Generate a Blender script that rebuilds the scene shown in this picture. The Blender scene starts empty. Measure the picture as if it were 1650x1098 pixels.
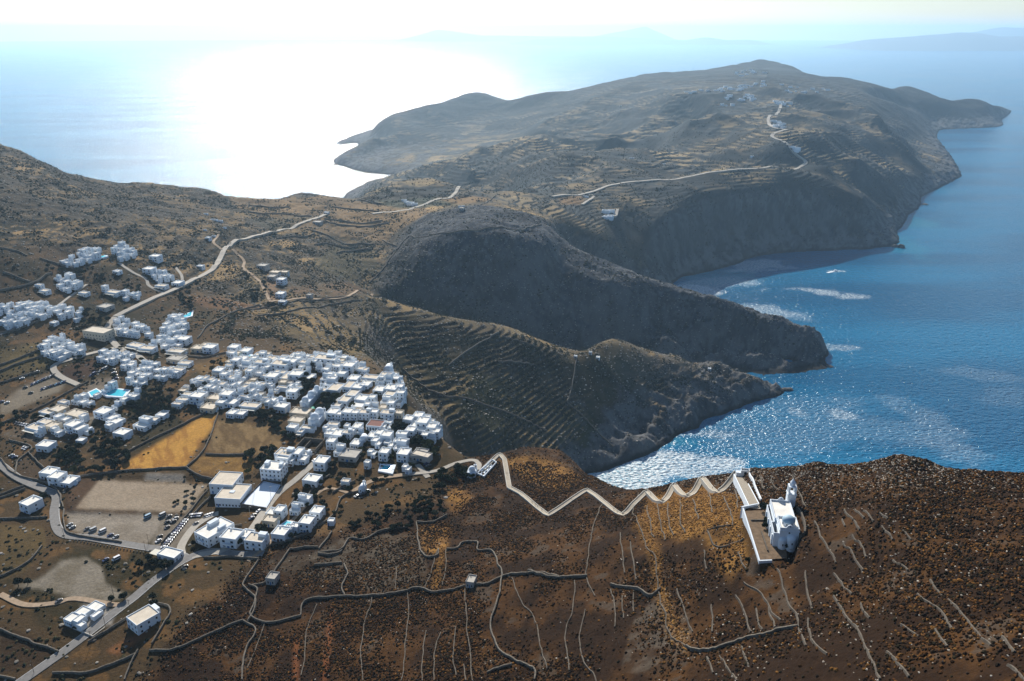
import bpy, bmesh, math, random
import numpy as np
from mathutils import Vector, Matrix
from mathutils.geometry import delaunay_2d_cdt
R = math.radians
random.seed(7); rng = np.random.default_rng(7)
scn = bpy.context.scene
C = scn.collection
# ------------------------------------------------------------------ camera
CZ = 490.0; PITCH = R(21.3); FPX = 1283.0; W0, H0 = 1650.0, 1098.0
cd = bpy.data.cameras.new('camera'); cd.sensor_width = 36; cd.lens = 36*FPX/W0
cd.clip_start = 1; cd.clip_end = 200000
cam = bpy.data.objects.new('camera', cd); C.objects.link(cam)
cam.location = (0, 0, CZ); cam.rotation_euler = (R(90)-PITCH, 0, 0); scn.camera = cam
# ------------------------------------------------------------------ sky and sun
SUN_AZ = R(-11.0); SUN_EL = R(31.0)          # azimuth from +Y towards +X
w = bpy.data.worlds.new('World'); scn.world = w; w.use_nodes = True
nt = w.node_tree; bg = nt.nodes['Background']
sky = nt.nodes.new('ShaderNodeTexSky'); sky.sky_type = 'NISHITA'; sky.sun_disc = False
sky.sun_elevation = SUN_EL; sky.sun_rotation = SUN_AZ; sky.altitude = 400
sky.dust_density = 0.4; sky.air_density = 1.0; sky.ozone_density = 2.0
nt.links.new(sky.outputs[0], bg.inputs[0]); bg.inputs[1].default_value = 0.075
sl = bpy.data.lights.new('sun', 'SUN'); sl.energy = 5.0; sl.angle = R(0.5); sl.color = (1.0, 0.94, 0.84)
so = bpy.data.objects.new('sun', sl); C.objects.link(so)
sdir = Vector((math.sin(SUN_AZ)*math.cos(SUN_EL), math.cos(SUN_AZ)*math.cos(SUN_EL), math.sin(SUN_EL)))
so.rotation_euler = sdir.to_track_quat('Z', 'Y').to_euler(); so.location = sdir*3000
vs = scn.view_settings; scn.display_settings.display_device = 'sRGB'
vs.view_transform = 'Standard'; vs.look = 'None'; vs.gamma = 1; vs.use_curve_mapping = False
vs.exposure = 0.42
scn.cycles.volume_step_rate = 4; scn.cycles.max_bounces = 5; scn.cycles.diffuse_bounces = 2
scn.cycles.glossy_bounces = 2; scn.cycles.transmission_bounces = 3; scn.cycles.volume_bounces = 1
scn.cycles.caustics_reflective = False; scn.cycles.caustics_refractive = False
# ------------------------------------------------------------------ projection helpers
cp, sp = math.cos(PITCH), math.sin(PITCH)
def ray(px, py):
    a = (px-W0/2)/FPX; b = (H0/2-py)/FPX
    return np.array([a, cp+b*sp, -sp+b*cp])          # unit depth along the view axis
def at_z(px, py, z):                                  # point of the ray at height z
    d = ray(px, py); t = (z-CZ)/d[2]
    return d*t + np.array([0, 0, CZ])
def to_uw(p): return (p[0]/p[1], math.log(p[1]))
# ------------------------------------------------------------------ noise
_perm = rng.permutation(512).astype(np.int64)
def _h(ix, iy, s): return _perm[(_perm[(_perm[(ix+s*37) & 511]+iy) & 511]+s) & 511]/511.0
def vnoise(x, y, s=0):
    ix = np.floor(x).astype(np.int64); iy = np.floor(y).astype(np.int64)
    fx = x-ix; fy = y-iy; fx = fx*fx*fx*(fx*(fx*6-15)+10); fy = fy*fy*fy*(fy*(fy*6-15)+10)
    a = _h(ix, iy, s); b = _h(ix+1, iy, s); c = _h(ix, iy+1, s); d = _h(ix+1, iy+1, s)
    return (a+(b-a)*fx)+((c+(d-c)*fx)-(a+(b-a)*fx))*fy
def fbm(x, y, sc, oc=4, s=0, g=0.5):                  # about -1..1
    t = 0; am = 1; n = 0
    x = x/sc+s*13.7; y = y/sc-s*7.3
    for i in range(oc):
        t = t+am*(vnoise(x, y, s+i)*2-1); n += am; am *= g
        x, y = (x*0.8-y*0.6)*2.03+11.3, (x*0.6+y*0.8)*2.03-5.1
    return t/n
def ridge(x, y, sc, oc=4, s=0):
    t = 0; am = 1; n = 0
    x = x/sc+s*3.1; y = y/sc+s*9.7
    for i in range(oc):
        t = t+am*(1-abs(vnoise(x, y, s+i)*2-1)); n += am; am *= .5
        x, y = (x*0.8-y*0.6)*2.03+1.3, (x*0.6+y*0.8)*2.03-15.1
    return t/n
def blur(a, s0, s1):
    def k1(s):
        r = int(3*s)+1; k = np.exp(-.5*(np.arange(-r, r+1)/s)**2); return k/k.sum(), r
    for ax, s in ((0, s0), (1, s1)):
        if s <= 0: continue
        k, r = k1(s); p = [(0, 0), (0, 0)]; p[ax] = (r, r); ap = np.pad(a, p, mode='edge'); o = np.zeros_like(a)
        for i, kk in enumerate(k):
            sl_ = [slice(None)]*2; sl_[ax] = slice(i, i+a.shape[ax]); o += kk*ap[tuple(sl_)]
        a = o
    return a
def smooth(e0, e1, x): t = np.clip((x-e0)/(e1-e0), 0, 1); return t*t*(3-2*t)
# ------------------------------------------------------------------ terrain: surveyed points and break lines (pixel x, pixel y, height)
NU, NW = 1240, 1500
U0, U1 = -0.98, 0.98; LW0, LW1 = math.log(120), math.log(9000)
us = np.linspace(U0, U1, NU); ws = np.linspace(LW0, LW1, NW)
# each line: list of (px, py, z); '>' entries append the dropped far side: (dy metres beyond, z)
LINES = []
def L(*pts, back=None):
    P = [at_z(*p) for p in pts]
    if pts[0] != (900,376,171): LINES.append([(p[0]/p[1], p[1], p[2]) for p in P])
    if back:
        for dy, z in back:
            LINES.append([(p[0]/(p[1]+(dy if dy<0 else 0)), p[1]+dy, z if z < 1e3 else p[2]-(z-1000)) for p in P])
SEA = -14
def shore(pts, dx, dy, zin=12, run=12):               # waterline pixels; (dx,dy) = seaward direction in metres
    P = [at_z(x, y, 0) for x, y in pts]; n_ = math.hypot(dx, dy); dx /= n_; dy /= n_
    for k, z in ((-run, zin), (0, .5), (10, -6), (40, SEA)):
        LINES.append([((p[0]+dx*k)/(p[1]+dy*k), p[1]+dy*k, z) for p in P])
# near hillside
L((-260,1098,176),(0,1098,184),(200,1098,187),(420,1098,196),(640,1098,212),(860,1098,232),(1060,1098,262),(1250,1098,300),(1450,1098,330),(1650,1098,350),(1950,1098,360))
L((-260,980,180),(0,1000,187),(200,1000,190),(420,1000,196),(640,1000,208),(860,1000,228),(1060,1000,258),(1250,990,292),(1450,990,326),(1650,990,345),(1950,990,350))
L((-200,900,184),(60,900,190),(260,900,192),(430,900,196),(620,900,204),(800,900,218),(950,900,238),(1100,900,266),(1195,915,285),(1222,928,288),(1290,905,299),(1450,900,322),(1650,900,342),(1900,900,345))
L((420,860,196),(520,850,197),(640,840,200),(760,830,204),(860,835,213),(960,830,228),(1080,830,256),(1182,830,284),(1300,830,300),(1440,820,322),(1650,830,338),(1900,850,340))
L((1000,815,225),(1100,800,250),(1200,790,275),(1290,780,294),(1440,765,320),(1650,790,336),(1900,820,336))
# cliff top of the near hill
L((757,733,200),(776,730,201),(800,727,202),(845,714,205),(900,718,198),(930,742,190),(945,762,188),(966,766,194),(985,777,208),(1010,784,222),(1045,783,228),(1088,773,238),(1130,763,248),(1175,757,262),(1205,749,273),(1240,748,284),(1280,742,296),(1320,731,306),(1370,742,308),(1400,741,312),(1440,727,320),(1500,735,324),(1530,750,322),(1580,756,326),(1650,757,330),(1800,765,330),(2000,780,330),
  back=[(14, 1018),(70, 60),(120, SEA)])
L((763,741,199.8),(805,735,203),(820,786,205),(840,797,207),(884,831,213),(946,791,216),(1004,831,226),(1042,795,230),(1070,811,236),(1086,785,240),(1109,801,245),(1131,774,250),(1158,795,257),(1187,766,265))
# football field, plain, village plateau
L((-260,800,186),(0,800,188),(120,820,190),(230,830,190.5),(330,820,191),(420,800,193),(500,800,196),(600,790,198),(700,780,198),(757,765,199))
L((-260,700,190),(0,700,193),(150,690,195),(330,690,197),(450,700,198),(560,700,201),(650,700,204),(695,705,203),(725,728,201))
L((-260,620,196),(0,620,197),(150,610,200),(280,620,202),(400,600,204),(520,585,206),(620,600,209),(640,618,209),(652,640,207),(660,672,205),(695,668,204),(715,700,203),(735,722,201),(757,733,200))
# drop right of the village
RAV=[(640,600),(668,625),(690,655),(715,668),(740,690),(775,705),(800,712),(845,708),(900,722)]
L((280,560,200),(400,560,198),(500,555,196),(580,560,176))
# plain further left and behind
L((-260,560,205),(0,540,212),(120,540,207),(200,530,206),(300,500,205),(400,520,196),(500,520,189),(590,520,174))
L((-260,480,232),(0,470,232),(100,460,226),(200,460,222),(300,455,212),(370,410,208),(450,430,190),(520,440,176),(600,460,150))
L((-260,400,275),(0,400,262),(100,400,248),(200,390,244),(300,390,228),(370,370,214),(450,360,194),(530,345,186),(620,380,158))
# left mountain skyline
L((-300,150,400),(-150,185,352),(0,230,305),(60,254,287),(110,281,262),(180,294,240),(245,297,230),(290,303,218),(335,306,213),(365,318,200),(420,322,192),(460,322,188),(472,311,190),(520,314,184),(575,320,178),
  back=[(60, 1012),(260, 60),(420, SEA)])
L((-300,260,350),(0,300,292),(100,310,268),(200,325,240),(300,330,218),(380,335,202),(480,330,188),(560,330,181),(640,335,172))
L((0,350,278),(120,350,262),(240,350,240),(340,350,218))
# cone hill on the isthmus
L((575,320,178),(605,300,190),(640,284,200),(670,276,204),(690,277,203),(720,285,197),(752,302,184),(800,305,176),
  back=[(60,1012),(200,1060),(400,90)])
L((600,322,180),(690,312,184),(760,320,178),(830,317,170))
# field behind dark mountain
L((560,345,180),(640,345,176),(700,335,176),(800,325,172),(900,322,158),(940,318,152))
# dark mountain: crest
BC=[(600,466,140),(625,430,150),(650,385,166),(680,352,192),(705,341,200),(740,338,204),(790,340,204),(835,344,198),(868,356,187),(900,376,171),(930,398,155),(1000,424,130),(1060,446,112),(1095,458,102),(1150,474,88),(1200,490,77),(1250,512,62),(1290,529,47),(1312,528,42),(1326,550,20),(1333,570,-2)]
L(*BC)
L(*BC[10:], back=[(70,1030),(190,1110)])
# face mid and foot
L((642,405,168),(658,392,178),(680,385,190),(731,377,202),(790,374,203),(840,378,196),(880,392,181))
L((600,470,138),(650,450,148),(700,425,168),(760,440,155),(830,450,142),(900,440,134),(980,455,122),(1080,500,92),(1180,535,50),(1260,560,24),(1300,570,12),(1333,576,-3))
L((600,475,130),(640,500,126),(720,520,118),(820,530,96),(900,555,62),(960,575,44),(1040,582,24),(1110,586,10),(1180,589,0),(1230,597,-3),(1290,600,-3),(1320,595,-3),(1336,585,-8))
# near terraced ridge crest
CC=[(598,478,170),(625,482,167),(650,492,162),(700,506,155),(750,518,146),(800,525,134),(850,545,116),(890,560,99),(925,573,86),(945,568,86),(965,552,90),(985,543,92),(1010,547,86),(1035,562,72),(1070,568,63),(1100,578,54),(1140,584,43),(1180,592,31),(1215,606,19),(1245,618,10),(1262,624,5),(1268,630,-3)]
L(*CC, back=[(40,1012),(110,1060)])
def face(pts, crest=CC, slope=.4):                    # points on the flank falling from the crest towards the viewer
    out = []
    for px, py in pts:
        cy = np.interp(px, [c[0] for c in crest], [c[1] for c in crest]); cz = np.interp(px, [c[0] for c in crest], [c[2] for c in crest])
        d = ray(px, cy); yc = d[1]*(cz-CZ)/d[2]; d = ray(px, py); k = -d[2]/d[1]; sl_ = slope if px < 900 else slope+min(.1, (px-900)*.001)
        s_ = (k*yc-(CZ-cz))/(sl_+k); out.append((px, py, max(cz-sl_*s_, 1)))
    return out
L(*face([(640,540),(700,550),(760,560),(820,585),(880,610),(930,615),(985,600),(1050,605),(1110,610),(1160,618)]))
L(*face([(640,585),(700,600),(760,610),(820,640),(880,665),(940,670),(1000,660),(1060,650),(1110,645)]))
L(*face([(700,630),(760,660),(820,690),(880,705),(940,720),(985,710),(1030,700)]))
L(*face(RAV))
# its shore
shore([(940,764),(968,760),(1010,744),(1050,726),(1078,714),(1092,700),(1125,690),(1132,677),(1165,665),(1200,652),(1235,641),(1262,635)], .35, -1, 12, 10)
shore([(1266,622),(1264,630)], 1, -.2, 5, 6)
shore([(1110,592),(1180,592),(1230,602),(1290,603),(1320,598)], .1, -1, 10, 8)
shore([(1338,590),(1334,572),(1318,545)], 1, .1, 8, 8)
L((1350,560,SEA),(1320,500,SEA),(1230,465,SEA),(1140,448,SEA))
# --- far land
shore([(1095,446),(1140,438),(1190,425),(1200,416),(1240,409),(1290,405),(1340,403),(1400,401),(1443,395)], .05, -1, 14, 16)
shore([(1450,390),(1440,372),(1465,344),(1482,334),(1480,318),(1512,303),(1549,284),(1537,262),(1522,240),(1507,222)], 1, -.25, 16, 18)
shore([(1510,209),(1560,207),(1612,205)], .1, -1, 14, 20)
shore([(1615,202),(1610,192),(1628,177)], 1, -.1, 14, 20)
shore([(552,267),(575,276),(600,280),(635,281)], -.1, -1, 14, 20)
shore([(541,258),(545,264)], -1, -.3, 14, 20)
L((900,350,148),(960,380,120),(1030,420,60),(1078,438,14))
L((940,318,152),(1000,330,140),(1080,350,124),(1180,370,58),(1280,375,30),(1380,375,22),(1425,375,20))
L((860,310,160),(900,290,172),(940,272,182),(980,262,190),(1020,268,186),(1060,282,172),(1100,284,166),(1200,273,165),(1290,268,168),(1340,290,136),(1400,320,84),(1445,345,40),
  back=[(60,1018),(140,1030)])
L((1100,320,140),(1200,315,130),(1300,320,108),(1400,350,60))
L((1290,268,168),(1260,236,190),(1240,210,210),(1258,176,236),(1230,150,256),(1231,120,286))
L((1330,262,168),(1400,270,120),(1460,285,60))
L((1260,236,190),(1330,230,180),(1400,240,130),(1480,260,60),(1515,265,36))
L((1258,176,236),(1330,180,225),(1400,195,180),(1460,215,100),(1490,225,40))
L((830,300,165),(880,285,150),(950,250,164),(1040,225,188),(1130,195,212),(1170,165,236),(1200,150,250))
L((950,249,162),(1040,224,186),(1130,194,210),back=[(120,1040),(300,1060)])
L((640,282,60),(700,268,114),(760,240,145),(830,220,166),(880,208,180),(960,192,200),(1040,175,220),(1100,148,250),(1160,125,274))
L((760,239,143),(830,219,164),(880,207,178),(960,191,198),back=[(140,1050),(380,1085)])
L((660,276,80),(700,267,112),back=[(200,1060),(600,46)])
L((760,285,150),(840,262,128),(920,235,140),(1000,210,165),(1080,190,192))
L((780,262,104),(860,240,112),(930,222,130),(990,205,160))
L((604,214,94),(640,212,82),(700,205,70),(760,195,78),(820,180,116),(880,165,158),(960,155,205),(1040,135,250))
L((545,241,55),(575,226,78),(598,214,94),back=[(130,1040),(300,SEA)])
L((550,252,30),(620,240,34),(700,230,42),(790,215,58))
L((606,207,20),(612,200,60),(608,194,90),(635,178,128),(700,165,155),(740,152,176),(770,145,190),(795,152,176),(820,159,166),(870,147,205),(930,141,222),(985,130,245),(1040,118,268),(1060,117,268),(1085,115,270),(1120,113,268),(1180,104,290),(1215,94,312),(1231,91,322),(1250,95,312),(1275,103,292),(1310,117,262),(1335,124,248),(1365,123,250),(1400,132,222),(1425,138,208),(1460,135,196),(1500,146,166),(1520,155,146),(1545,155,142),(1570,153,140),(1600,157,120),(1618,164,76),(1627,172,16),
  back=[(300,1090),(900,SEA)])
L((604,207,-10),(600,200,SEA),(596,192,SEA))
L((1310,140,250),(1400,160,200),(1440,180,85),(1490,180,72),(1550,178,66),(1600,176,50))
L((1310,128,256),(1380,145,216),(1430,160,180),(1480,165,122),(1540,165,115),(1590,166,98))
L((1500,200,20),(1560,199,20),(1600,197,20))
L((1500,190,42),(1560,190,42),(1600,187,36))
# outer frame
for (a, b, z) in ((-1, 100, 150), (1, 100, 340), (-1, 9500, SEA), (1, 9500, SEA), (0, 9500, SEA), (-.5, 9500, SEA), (.5, 9500, SEA),
                  (-1, 1800, SEA), (-1, 3000, SEA), (-1, 5000, SEA), (-.5, 2600, SEA), (-.5, 4500, SEA), (-.22, 2600, SEA), (-.27, 3400, SEA), (-.3, 6000, SEA), (0, 7500, SEA), (.4, 7500, SEA),
                  (1, 500, SEA), (1, 1000, SEA), (1, 2500, SEA), (1, 6000, SEA), (.6, 900, SEA), (.45, 1200, SEA), (.62, 1800, SEA), (.7, 3500, SEA), (.62, 5400, SEA), (.3, 800, SEA), (.4, 650, SEA), (.25, 900, SEA), (.45, 1700, SEA), (.52, 1400, SEA), (.64, 4500, SEA)):
    LINES.append([(a, b, z)])
def build_tin():
    pts, edges, zs = [], [], []
    KW = 0.45
    for ln in LINES:
        for i, (u, y, z) in enumerate(ln):
            pts.append(Vector((u, math.log(y)*KW))); zs.append(z)
            if i: edges.append((len(pts)-2, len(pts)-1))
    co, ed, fa, ov, oe, of = delaunay_2d_cdt(pts, edges, [], 0, 1e-6, True)
    Z = np.full(len(co), np.nan)
    for i, o in enumerate(ov):
        if o: Z[i] = np.mean([zs[k] for k in o])
    # crossing points of break lines: interpolate from neighbours
    bad = [i for i in range(len(co)) if np.isnan(Z[i])]
    nb = {i: [] for i in bad}
    for a, b in ed:
        if a in nb: nb[a].append(b)
        if b in nb: nb[b].append(a)
    for _ in range(3):
        for i in bad:
            q = [(1/((co[i]-co[j]).length+1e-6), Z[j]) for j in nb[i] if not np.isnan(Z[j])]
            if q: Z[i] = sum(a*b for a, b in q)/sum(a for a, b in q)
    if bad: print('TIN crossings', [(round(co[i][0], 3), round(math.exp(co[i][1]/KW))) for i in bad])
    H = np.full((NW, NU), float(SEA))
    du = us[1]-us[0]; dw = ws[1]-ws[0]
    for f in fa:
        for k in range(1, len(f)-1):
            A = [(co[j][0], co[j][1]/KW, Z[j]) for j in (f[0], f[k], f[k+1])]
            i0 = max(0, int((min(a[0] for a in A)-U0)/du)); i1 = min(NU-1, int((max(a[0] for a in A)-U0)/du)+1)
            j0 = max(0, int((min(a[1] for a in A)-LW0)/dw)); j1 = min(NW-1, int((max(a[1] for a in A)-LW0)/dw)+1)
            if i1 < i0 or j1 < j0: continue
            X, Y = np.meshgrid(us[i0:i1+1], ws[j0:j1+1])
            (x1, y1, z1), (x2, y2, z2), (x3, y3, z3) = A
            D = (y2-y3)*(x1-x3)+(x3-x2)*(y1-y3)
            if abs(D) < 1e-14: continue
            l1 = ((y2-y3)*(X-x3)+(x3-x2)*(Y-y3))/D; l2 = ((y3-y1)*(X-x3)+(x1-x3)*(Y-y3))/D; l3 = 1-l1-l2
            m = (l1 >= -1e-9) & (l2 >= -1e-9) & (l3 >= -1e-9)
            H[j0:j1+1, i0:i1+1][m] = (l1*z1+l2*z2+l3*z3)[m]
    return H
H = build_tin()
H = blur(H, 4, 4)
UU, WW = np.meshgrid(us, ws); YY = np.exp(WW); XX = UU*YY
def gpix(H):                                          # pixel position of every grid vertex
    ry = YY; rz = H-CZ
    dep = ry*cp-rz*sp; up = ry*sp+rz*cp
    return W0/2+FPX*XX/dep, H0/2-FPX*up/dep, dep
PX, PY, DEP = gpix(H)
def pip(poly, m=None):                                # mask of grid vertices inside a pixel polygon
    X = PX; Y = PY; out = np.zeros(X.shape, bool); n = len(poly)
    bb = (X >= min(p[0] for p in poly)) & (X <= max(p[0] for p in poly)) & (Y >= min(p[1] for p in poly)) & (Y <= max(p[1] for p in poly))
    if m is not None: bb &= m
    x = X[bb]; y = Y[bb]; r = np.zeros(x.shape, bool)
    for i in range(n):
        x1, y1 = poly[i]; x2, y2 = poly[(i+1) % n]
        if y1 == y2: continue
        c = ((y1 > y) != (y2 > y)) & (x < (x2-x1)*(y-y1)/(y2-y1)+x1)
        r ^= c
    out[bb] = r; return out
# ------------------------------------------------------------------ terrain relief
BASE = H.copy()
yv = YY; land = smooth(0, 12, H)
M_plain = blur(pip([(-400,1250),(-400,380),(90,395),(290,440),(480,560),(645,590),(670,660),(720,700),(760,742),(700,800),(560,850),(440,880),(300,1000),(120,1250)], yv < 1100).astype(float), 8, 8)
M_near = blur(pip([(120,1250),(300,1000),(440,880),(560,850),(700,800),(760,735),(845,700),(930,720),(970,750),(1010,772),(1090,765),(1190,745),(1320,715),(1440,712),(1520,728),(1700,740),(2100,740),(2100,1500),(-200,1500)], yv < 720).astype(float), 6, 6)
M_near[(yv < 160) & (XX > -60)] = 1
M_dark = blur(pip([(590,470),(625,420),(640,380),(680,345),(740,330),(800,332),(870,350),(1000,418),(1200,484),(1300,520),(1345,560),(1345,610),(1180,600),(1040,560),(985,540),(925,570),(800,522)], (yv > 1040) & (yv < 1700)).astype(float), 4, 4)
M_rc = blur(pip([(590,474),(640,485),(720,505),(800,522),(870,548),(925,570),(985,540),(1040,560),(1180,588),(1270,620),(1275,640),(1180,665),(940,775),(860,720),(770,720),(715,690),(660,650),(640,590),(500,560),(350,545),(350,480)], (yv > 560) & (yv < 1200)).astype(float), 4, 4)
M_far = smooth(1480, 1620, yv)*smooth(-900, -500, XX)*(1-M_dark)
M_left = smooth(-60, -400, XX-0*yv)*smooth(700, 900, yv)*(1-smooth(1500, 1900, yv))*(1-M_plain*.6)
M_mid = np.clip(1-M_plain-M_near-M_dark-M_rc-M_far, 0, 1)
N1 = fbm(XX, YY, 420, 4, 1); N2 = fbm(XX, YY, 130, 4, 5); N3 = fbm(XX, YY, 38, 4, 9); N4 = fbm(XX, YY, 11, 3, 14); N5 = fbm(XX, YY, 3.6, 2, 19)
RG = ridge(XX, YY, 620, 4, 3); RG2 = ridge(XX, YY, 170, 4, 8); RG3 = ridge(XX, YY, 45, 4, 11)
farN = smooth(1500, 2300, yv)*M_far
H = H+land*(farN*smooth(8, 110, H)*((RG-.66)*(115-97*smooth(2900,4100,yv))+N2*7+N3*1.6) + M_mid*(N2*2.2+N3*1.0+N4*.35)
            + M_dark*((RG2-.6)*16+(RG3-.6)*7+N4*1.1+N5*.5)
            + M_left*((RG3-.6)*6+N3*1.5+N4*.8)
            + M_rc*((RG2-.6)*8+(RG3-.6)*1.6+N4*.2)
            + (1-farN)*M_far*(N2*3+N3*1.5)
            + M_near*(N3*1.6+N4*.5+N5*.22)
            + M_plain*(N3*.35+N4*.05))
shore = smooth(-14, 0, H)*(1-smooth(14, 40, H))
EDGE = smooth(760, 800, PX)*smooth(1230, 1180, PX)*smooth(840, 815, PY)*(yv < 640)
H = H-EDGE*M_near*(N3*1.6+N4*.5)*.85
H = H+shore*(1-M_plain)*((RG3-.6)*6+N4*1.2)
crag = smooth(1, 8, H)*(1-smooth(30, 62, H+20*N2))*(1-M_plain)*(1-M_near)*smooth(950, 1050, PX)
H = H+crag*((RG3-.55)*11+N4*2.6+N5*1.0)
# cliffs of the steep shores: strata and gullies
# terraces cut into the slopes
def parcels(sc, seed):                                # walled parcels: every one has its own phase and tone
    wx = XX+fbm(XX, YY, sc*1.2, 2, seed)*sc*.8; wy = YY+fbm(XX, YY, sc*1.2, 2, seed+3)*sc*.8
    a_, b_ = wx*.83+wy*.55, -wx*.55+wy*.83; iy = np.floor(b_/(sc*1.25)).astype(np.int64); ix = np.floor(a_/sc+_h(iy, iy*0, seed)).astype(np.int64)
    return _h(ix, iy, seed+1), _h(ix, iy, seed+2)
def terrace(Hin, step, warp, m, ph=0, lo=.55, hi=.93, tilt=.15):
    q = (Hin+warp)/step+ph; f = q-np.floor(q)
    s = smooth(lo, hi, f); g = np.floor(q)+np.where(s > 0, s*(1-tilt*f)+tilt*f, tilt*f)-ph
    return Hin*(1-m)+(g*step-warp)*m, ((f > lo) & (f < hi)).astype(float)*m
PH1, TN1 = parcels(58, 301); PH2, TN2 = parcels(130, 311); PH3, TN3 = parcels(70, 321)
TONE = M_rc*TN1+M_far*TN2+(1-M_rc-M_far).clip(0, 1)*TN3
pt = smooth(-.35, .05, fbm(XX, YY, 260, 3, 31)+.18)
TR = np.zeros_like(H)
m_t = M_rc*smooth(-.6,-.2,N3)*smooth(16, 40, H)*np.clip(smooth(985, 900, PX+30*N1)+.9*smooth(.15,.3,N2)*(PY>590), 0, 1)*smooth(-.5, -.2, N2+.1)
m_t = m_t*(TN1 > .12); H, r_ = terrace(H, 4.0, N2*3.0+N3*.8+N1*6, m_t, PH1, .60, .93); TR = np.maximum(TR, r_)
m_t = farN*smooth(30, 60, H)*pt*(1-smooth(3600, 4800, yv)*.6)
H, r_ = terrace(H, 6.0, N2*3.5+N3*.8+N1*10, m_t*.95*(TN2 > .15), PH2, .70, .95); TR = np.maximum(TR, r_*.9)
m_t = np.clip((M_mid*(1-M_left)+(1-farN)*M_far), 0, 1)*smooth(20, 40, H)*smooth(-.45, -.2, N1+.15)
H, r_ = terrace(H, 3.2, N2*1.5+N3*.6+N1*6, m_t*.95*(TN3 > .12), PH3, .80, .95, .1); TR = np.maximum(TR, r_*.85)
PHn, TNn = parcels(40, 331)
m_t = M_near*smooth(640, 760, PX)*(TNn > .18)*smooth(-.5, -.2, N2+.1)*(1-EDGE)
H, rn_ = terrace(H, 2.3, N2*1.0+N1*3, m_t*.45*smooth(-.3, .1, N3), PHn, .7, .95, .35)
m_t = M_left*smooth(.0, .3, N1+.1)*.5
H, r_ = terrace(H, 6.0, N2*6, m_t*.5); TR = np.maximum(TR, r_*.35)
# flat yards
FLATS = []
def flat(poly, z=None, soft=3, ym=1100):
    global H
    m = pip(poly, yv < ym)
    if not m.any(): return
    z = float(np.median(H[m])) if z is None else z
    k = blur(m.astype(float), soft, soft); k = smooth(.1, .8, k)
    H = H*(1-k)+z*k
FIELD = [(157,774),(334,782),(300,827),(118,821)]
FIELD2 = [(238,763),(296,765),(300,777),(230,775)]
LOT = [(104,822),(255,829),(262,848),(236,878),(200,880),(115,856)]
flat([(110,768),(336,770),(336,790),(302,832),(108,826)])
flat(LOT+[(270,840)])
flat([(420,778),(450,783),(428,824),(388,818)])
flat([(1193,826),(1240,822),(1262,815),(1290,850),(1278,905),(1215,922)], 291.0, ym=335)
PX, PY, DEP = gpix(H)
# ------------------------------------------------------------------ height lookup and ray hit
du = us[1]-us[0]; dwl = ws[1]-ws[0]
def hz(x, y):
    x = np.asarray(x, float); y = np.asarray(y, float)
    fu = np.clip((x/y-U0)/du, 0, NU-1.001); fw = np.clip((np.log(y)-LW0)/dwl, 0, NW-1.001)
    i = fu.astype(int); j = fw.astype(int); a = fu-i; b = fw-j
    # same split as the mesh quads (i,j)-(i+1,j+1) diagonal
    h00 = H[j, i]; h10 = H[j, i+1]; h01 = H[j+1, i]; h11 = H[j+1, i+1]
    return np.where(a >= b, h00+(h10-h00)*a+(h11-h10)*b, h00+(h01-h00)*b+(h11-h01)*a)
def hit(px, py, off=0.0, far=False):
    d = ray(px, py); u = d[0]/d[1]
    y = np.exp(ws[:-1]); k = -1
    zr = CZ+d[2]/d[1]*y; g = hz(u*y, y)+off
    b = np.nonzero(zr <= g)[0]
    if len(b) == 0: return np.array([u*y[-1], y[-1], 0.0])
    k = b[0]
    if k == 0: yy = y[0]
    else:
        a0 = zr[k-1]-g[k-1]; a1 = zr[k]-g[k]; yy = y[k-1]+(y[k]-y[k-1])*a0/(a0-a1+1e-9)
    return np.array([u*yy, yy, float(hz(u*yy, yy))])
# ------------------------------------------------------------------ ground colours
def lerp(a, b, t): return a+(b-a)*t[..., None]
def col(*c): return np.array(c, float)
gy, gx = np.gradient(H)
dy_ = np.gradient(YY, axis=0); dx_ = YY*du
sx = gx/dx_; sy = (gy-sx*0)/dy_
slope = np.sqrt(sx**2+sy**2)
n_a = fbm(XX, YY, 60, 5, 41); n_b = fbm(XX, YY, 14, 4, 47); n_c = fbm(XX, YY, 200, 4, 53); n_d = fbm(XX, YY, 4.5, 3, 57)
CO = np.empty(H.shape+(3,)); CO[:] = col(.17, .13, .072)
CO = lerp(CO, col(.085, .080, .038), smooth(-.15, .3, n_a+.4*n_b))
CO = lerp(CO, col(.30, .20, .09), smooth(.1, .45, n_b-.3*n_a))
# near scrub hill
nh = lerp(np.broadcast_to(col(.046, .022, .009), CO.shape), col(.135, .062, .018), smooth(-.2, .4, n_b+.5*n_a))
nh = lerp(nh, col(.14, .12, .10), smooth(.35, .6, n_b+.4*n_d)*.6)
CO = lerp(CO, nh, M_near)
# rock mountain, blue darkness of its shaded face put into the colour
dk = lerp(np.broadcast_to(col(.055, .068, .095), CO.shape), col(.036, .039, .047), smooth(-.3, .3, n_b+n_a*.6))
dk = lerp(dk, col(.21, .215, .23), smooth(.1, .5, n_d+.5*n_b))
CO = lerp(CO, dk, M_dark)
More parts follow.
